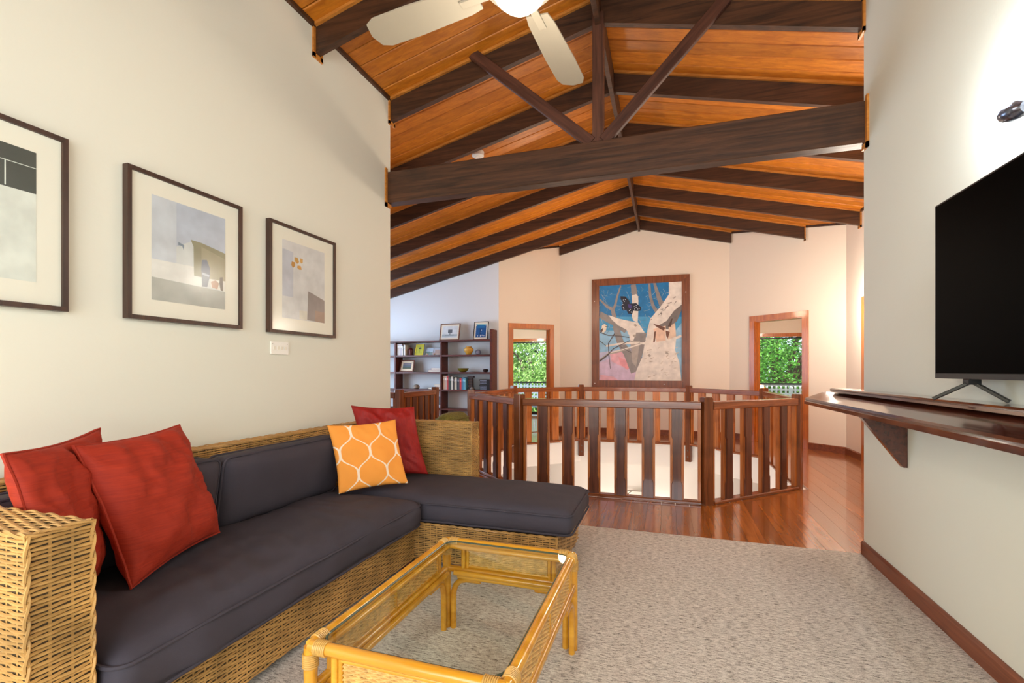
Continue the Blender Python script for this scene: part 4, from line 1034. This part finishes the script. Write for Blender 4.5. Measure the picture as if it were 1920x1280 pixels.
mb = MB(); mb.box(-3.57, -3.46, 8.22, 8.32, S4, S4+.02); mb.hull8([(-3.545,8.235,S4+.02),(-3.475,8.235,S4+.02),(-3.475,8.305,S4+.02),(-3.545,8.305,S4+.02)], [(-3.56,8.24,S4+.23),(-3.48,8.24,S4+.23),(-3.48,8.3,S4+.23),(-3.56,8.3,S4+.23)]); mb.box(-3.575, -3.455, 8.23, 8.31, S4+.225, S4+.255)
part('figure_body', mb, pc((52, 34, 28), .5), t)
for z in (.06, .11, .16): part('carved_band', MB().box(-3.562, -3.468, 8.225, 8.235, S4+z, S4+z+.018), pc((80, 56, 42)), t)
t = thing('rock', 'small grey stone in front of the dark carving', 'stone', (-3.47, 8.19, S4))
mb = MB(); mb.lathe([(.02, 0), (.04, .012), (.036, .035), (.012, .055)], 9, (-3.455, 8.185, S4)); part('stone_body', mb, pc((120, 112, 106)), t, smooth=True)
t = thing('rock', 'grey-brown rounded rock alone on the fourth shelf of the middle bay', 'stone', (-4.67, 8.26, S4))
mb = MB(); mb.lathe([(.03, 0), (.062, .014), (.066, .045), (.045, .078), (.012, .09)], 11, (-4.67, 8.26, S4)); part('stone_body', mb, pc((134, 120, 106)), t, smooth=True)
for k, lab in ((0, 'blue and black patterned box, lower of the two on the shelf'), (1, 'blue and black patterned box, upper of the two on the shelf')):
    z = S4+k*.098; t = thing('storage_box', lab, 'box', (-3.2, 8.27, z), 'patterned boxes stacked in the right bay')
    part('box_body', MB().box(-3.30, -3.09, 8.18, 8.36, z, z+.07), pc((26, 26, 34), .4), t); part('box_lid', MB().box(-3.304, -3.088, 8.176, 8.364, z+.0701, z+.0965), pc((22, 22, 30), .4), t)
    mb = MB(); rg = random.Random(k)
    for a in range(7):
        for b in range(3):
            x_ = -3.292+a*.018; zz = z+.01+b*.026; mb.extr([(x_, 8.1755, zz+.009), (x_+.008, 8.1755, zz+.001), (x_+.016, 8.1755, zz+.009), (x_+.008, 8.1755, zz+.018)], (0, .0004, 0))
    part('printed_motif', mb, pc((176, 190, 220)), t)
# ------------------------------------------------------------------ rattan chair behind the sofa
ch = thing('rattan_stool', 'rattan stool with an olive bolster rising just above the sofa end', 'stool', (-2.02, 4.3, 0))
wicker_block('stool_seat', ch, -2.22, -1.86, 4.05, 4.60, .08, .52, ('-y', '+x', '+z'), sp=.05, rp=.014)
for x in (-2.18, -1.90):
    for y in (4.09, 4.56): part('foot', MB().box(x-.02, x+.02, y-.02, y+.02, 0, .085), M_shelfwood, ch)
box_cushion('olive_bolster', ch, -2.14, -1.92, 4.08, 4.55, .525, .765, .09, .02, .03, axis='z', seed=8, mat=fabric('olive_fabric', (96, 92, 34), (136, 128, 58), (30, 30, 30), .8))
# ------------------------------------------------------------------ lower level wall light
t = thing('track_light', 'dark wall spotlight bar on the white wall below the stairwell', 'lamp', (-.52, 8.97, -1.02))
part('bar', MB().box(-.76, -.26, 8.90, 8.915, -.99, -.975), M_steel, t)
mb = MB(); mb.tube([(-.6, 8.91, -.985), (-.68, 8.88, -1.05)], .012, 8); part('spot_head', mb, M_steel, t, smooth=True)
part('wall_plate', MB().box(-.60, -.28, 8.93, 8.999, -1.07, -.99), M_plast, t)
part('stem', MB().box(-.45, -.43, 8.915, 8.93, -.99, -.975), M_steel, t)
# ------------------------------------------------------------------ rooms beyond the doors
def box_wall(name, *b, m=M_hall): return struct(name, MB().box(*b), m)
# study beyond door_1
struct('ceiling', MB().prism([(-6.4, 8.6), (-3.1, 8.6), (-2.05, 9.44), (-1.2, 9.44), (-1.2, 12.6), (-6.4, 12.6)], 2.42, 2.5), M_white)
struct('ceiling', MB().prism([(-1.1, 9.44), (1.15, 9.44), (2.6, 8.12), (5.2, 8.12), (5.2, 12.2), (-1.1, 12.2)], 2.42, 2.5), M_hall)
box_wall('wall_partition', -1.2, -1.1, 9.42, 12.6, 0, 2.42)
box_wall('wall_study_left', -6.5, -6.4, 8.5, 12.6, 0, 2.42); box_wall('wall_bedroom_right', 5.2, 5.3, 7.0, 12.2, 0, 2.42); box_wall('wall_bedroom_near', 2.58, 5.3, 7.0, 7.1, 0, 2.42)
struct('floor', MB().prism([(-6.4, 8.6), (-3.05, 8.58), (-2.05, 9.42), (-1.2, 9.42), (-1.2, 12.4), (-6.4, 12.4)], -.02, 0), M_floor)
struct('floor', MB().prism([(-1.1, 9.42), (1.1, 9.42), (2.6, 8.05), (2.6, 7.1), (5.2, 7.1), (5.2, 12.0), (-1.1, 12.0)], -.02, 0), M_floor)
def far_window(nm, y, x0, x1, zh, ul, ur, mats=M_hall):
    mb = MB(); mb.box(ul, x0, y, y+.12, 0, 2.42); mb.box(x1, ur, y, y+.12, 0, 2.42); mb.box(x0, x1, y, y+.12, zh, 2.42); struct(nm[0], mb, mats)
    root = bpy.data.objects.new(nm[1], None); link(root); root['kind'] = 'structure'; root.location = ((x0+x1)/2, y, 0)
    part('head', MB().box(x0-.07, x1+.07, y-.02, y+.02, zh-.01, zh+.07), M_trim, root)
    for x in (x0, x1): part('jamb', MB().box(x-.035, x+.035, y-.02, y+.06, 0, zh), M_trim, root)
    mid = (x0+x1)/2
    for a, b in ((x0+.04, mid+.02), (mid-.02, x1-.04)):
        e = .03 if a == x0+.04 else .055; yy = y+e
        f = MB(); f.box(a, a+.045, yy, yy+.02, .02, zh-.02); f.box(b-.045, b, yy, yy+.02, .02, zh-.02); f.box(a+.045, b-.045, yy, yy+.02, .02, .10); f.box(a+.045, b-.045, yy, yy+.02, zh-.05, zh-.02)
        fo = part('door_panel', f, M_black, root); part('pane', MB().box(a+.045, b-.045, yy+.008, yy+.012, .10, zh-.05), M_pane, fo)
far_window(('wall_study_back', 'window_2'), 12.3, -6.2, -2.6, 2.0, -6.5, -1.1)
far_window(('wall_bedroom_back', 'window_3'), 11.9, .3, 3.2, 1.97, -1.1, 5.3)
# balcony deck and lattice balustrade
struct('floor', MB().box(-8, 8, 12.42, 14.4, -.25, -.14), pc((196, 200, 204)))
def balustrade(x0, x1, y, zt, lab, mat):
    t = thing('balcony_railing', lab, 'railing', ((x0+x1)/2, y, -.14))
    part('hand_rail', MB().box(x0, x1, y-.03, y+.03, zt-.04, zt), M_black, t)
    mb = MB(); x = x0+.02
    while x < x1: mb.box(x, x+.042, y-.008, y, .05, zt-.04); x += .105
    z = .08
    while z < zt-.06: mb.box(x0, x1, y, y+.008, z, z+.042); z += .105
    part('lattice', mb, mat, t, kind='stuff')
    for x in (x0, (x0+x1)/2, x1): part('post', MB().box(x-.04, x+.04, y+.01, y+.09, -.14, zt-.04), mat, t)
M_lat = pc((206, 210, 208)); M_lat2 = pc((150, 166, 180))
balustrade(-7, -1.3, 14.2, .87, 'blue-grey lattice balustrade outside the left doorway', M_lat2)
balustrade(-1.1, 7, 13.4, .90, 'pale lattice balustrade outside the right doorway', M_lat)
# ------------------------------------------------------------------ trees
def leafmat(name, c1, c2):
    m, t, b = newmat(name); tc = N(t, 'ShaderNodeTexCoord'); n = N(t, 'ShaderNodeTexNoise', Scale=6.0, Detail=3.0); t.links.new(tc.outputs['Object'], n.inputs['Vector'])
    r = N(t, 'ShaderNodeValToRGB'); r.color_ramp.elements[0].position = .35; r.color_ramp.elements[1].position = .65; r.color_ramp.elements[0].color = lin(c1); r.color_ramp.elements[1].color = lin(c2)
    t.links.new(n.outputs['Fac'], r.inputs['Fac']); t.links.new(r.outputs['Color'], b.inputs['Base Color']); b.inputs['Roughness'].default_value = .4
    tl = N(t, 'ShaderNodeBsdfTranslucent'); t.links.new(r.outputs['Color'], tl.inputs[0]); mx = N(t, 'ShaderNodeMixShader'); mx.inputs[0].default_value = .35
    t.links.new(b.outputs[0], mx.inputs[1]); t.links.new(tl.outputs[0], mx.inputs[2]); t.links.new(mx.outputs[0], t.nodes['Material Output'].inputs[0]); return m
def tree(lab, c, R, n, ll, lw, droop, mat, seed, trunk=True):
    rg = random.Random(seed); t = thing('tree', lab, 'tree', (c[0], c[1], -3))
    mb = MB(); clus = []
    for k in range(70):
        while True:
            p = Vector([rg.uniform(-1, 1) for _ in range(3)])
            if .35 < p.length < 1: break
        clus.append(Vector((c[0]+p.x*R[0], c[1]+p.y*R[1], c[2]+p.z*R[2])))
    vs = []; fs = []
    for k in range(n):
        q = clus[k%70]; p = q+Vector([rg.gauss(0, .28) for _ in range(3)])
        d = Vector((rg.gauss(0, 1), rg.gauss(0, 1)-.3, rg.gauss(0, .6)-droop)).normalized(); s = d.cross(Vector((rg.gauss(0, .5), rg.gauss(0, .5), 1))).normalized()
        l = ll*rg.uniform(.6, 1.3); w_ = lw*rg.uniform(.7, 1.2); b = len(vs); up = s.cross(d)*.12*l
        vs += [p, p+d*l*.45+s*w_+up, p+d*l-up*.5, p+d*l*.45-s*w_+up]; fs.append((b, b+1, b+2, b+3))
    mb.add(vs, fs); part('foliage', mb, mat, t, kind='stuff')
    mb = MB(); mb.tube([(c[0], c[1]+.3, -3), (c[0]+.2, c[1]+.3, -.5), (c[0]-.1, c[1]+.2, c[2])], [.25, .18, .08], 10); part('trunk', mb, pc((92, 72, 56)), t, smooth=True)
    mb = MB()
    for k in range(0, 70, 3): mb.tube([(c[0], c[1]+.2, c[2]-R[2]*.5), tuple(clus[k].lerp(Vector(c), .5)+Vector((0, 0, .1))), tuple(clus[k])], [.07, .04, .012], 5)
    part('branch', mb, pc((92, 72, 56)), t, smooth=True)
G1 = leafmat('glossy_leaf', (110, 166, 60), (204, 226, 150)); G2 = leafmat('small_leaf', (44, 118, 32), (142, 200, 86))
tree('leafy tree with long pale drooping leaves beyond the left doorway', (-4.6, 17.2, .9), (2.6, 1.3, 2.2), 15000, .24, .03, .7, G1, 1)
tree('dense small-leaved tree beyond the right doorway', (3.3, 16.2, 1.2), (2.9, 1.3, 2.4), 22000, .10, .035, .2, G2, 2)
tree('dark green backing tree behind the right-hand tree', (3.8, 22.5, .8), (4.6, 1.2, 3.2), 9000, .24, .08, .2, leafmat('shade_leaf', (30, 70, 26), (70, 120, 50)), 3)
tree('dark green backing tree behind the drooping tree', (-4.9, 21.5, .6), (4.0, 1.2, 3.0), 9000, .26, .08, .2, leafmat('shade_leaf', (40, 84, 34), (90, 140, 64)), 4)
struct('floor', MB().box(-14, 14, 14.4, 40, -3.2, -3.0), pc((150, 156, 130)))
# ------------------------------------------------------------------ bed and lamp in the right-hand room
bed = thing('bed', 'bed with a curved brown headboard seen through the right doorway', 'bed', (1.2, 10.6, 0))
mb = MB(); pts = []
for i in range(17): a = PI*i/16; pts.append((1.23-.75*math.cos(a), 10.5, .62+.46*math.sin(a)))
mb.extr([(.48, 10.5, .1)]+pts+[(1.98, 10.5, .1)], (0, .05, 0)); part('headboard', mb, M_trim, bed)
part('mattress', MB().box(.5, 1.95, 10.56, 11.7, .2, .5), pc((226, 220, 210)), bed)
part('bed_base', MB().box(.5, 1.95, 10.56, 11.7, .0, .199), M_trim, bed)
t = thing('bedside_table', 'brown bedside table in the right-hand bedroom', 'table', (1.72, 10.3, 0))
part('cabinet', MB().box(1.5, 1.95, 10.05, 10.45, .1, .55), M_trim, t); part('table_top', MB().box(1.48, 1.97, 10.03, 10.47, .551, .575), M_trim, t)
for x in (1.53, 1.92):
    for y in (10.08, 10.42): part('leg', MB().box(x-.015, x+.015, y-.015, y+.015, 0, .099), M_trim, t)
t = thing('table_lamp', 'glowing bedside lamp seen through the right doorway', 'lamp', (1.72, 10.25, .576))
mb = MB(); mb.lathe([(.06, 0), (.06, .01), (.02, .02), (.03, .10), (.01, .18), (.01, .26)], 16, (1.72, 10.25, .576)); part('lamp_base', mb, pc((120, 80, 50)), t, smooth=True)
mb = MB(); mb.lathe([(.085, 0), (.06, .13)], 20, (1.72, 10.25, .80)); part('lamp_shade', mb, plain('lit_shade', (255, 220, 160), .7, emit=(255, 214, 150), es=3), t, smooth=True)
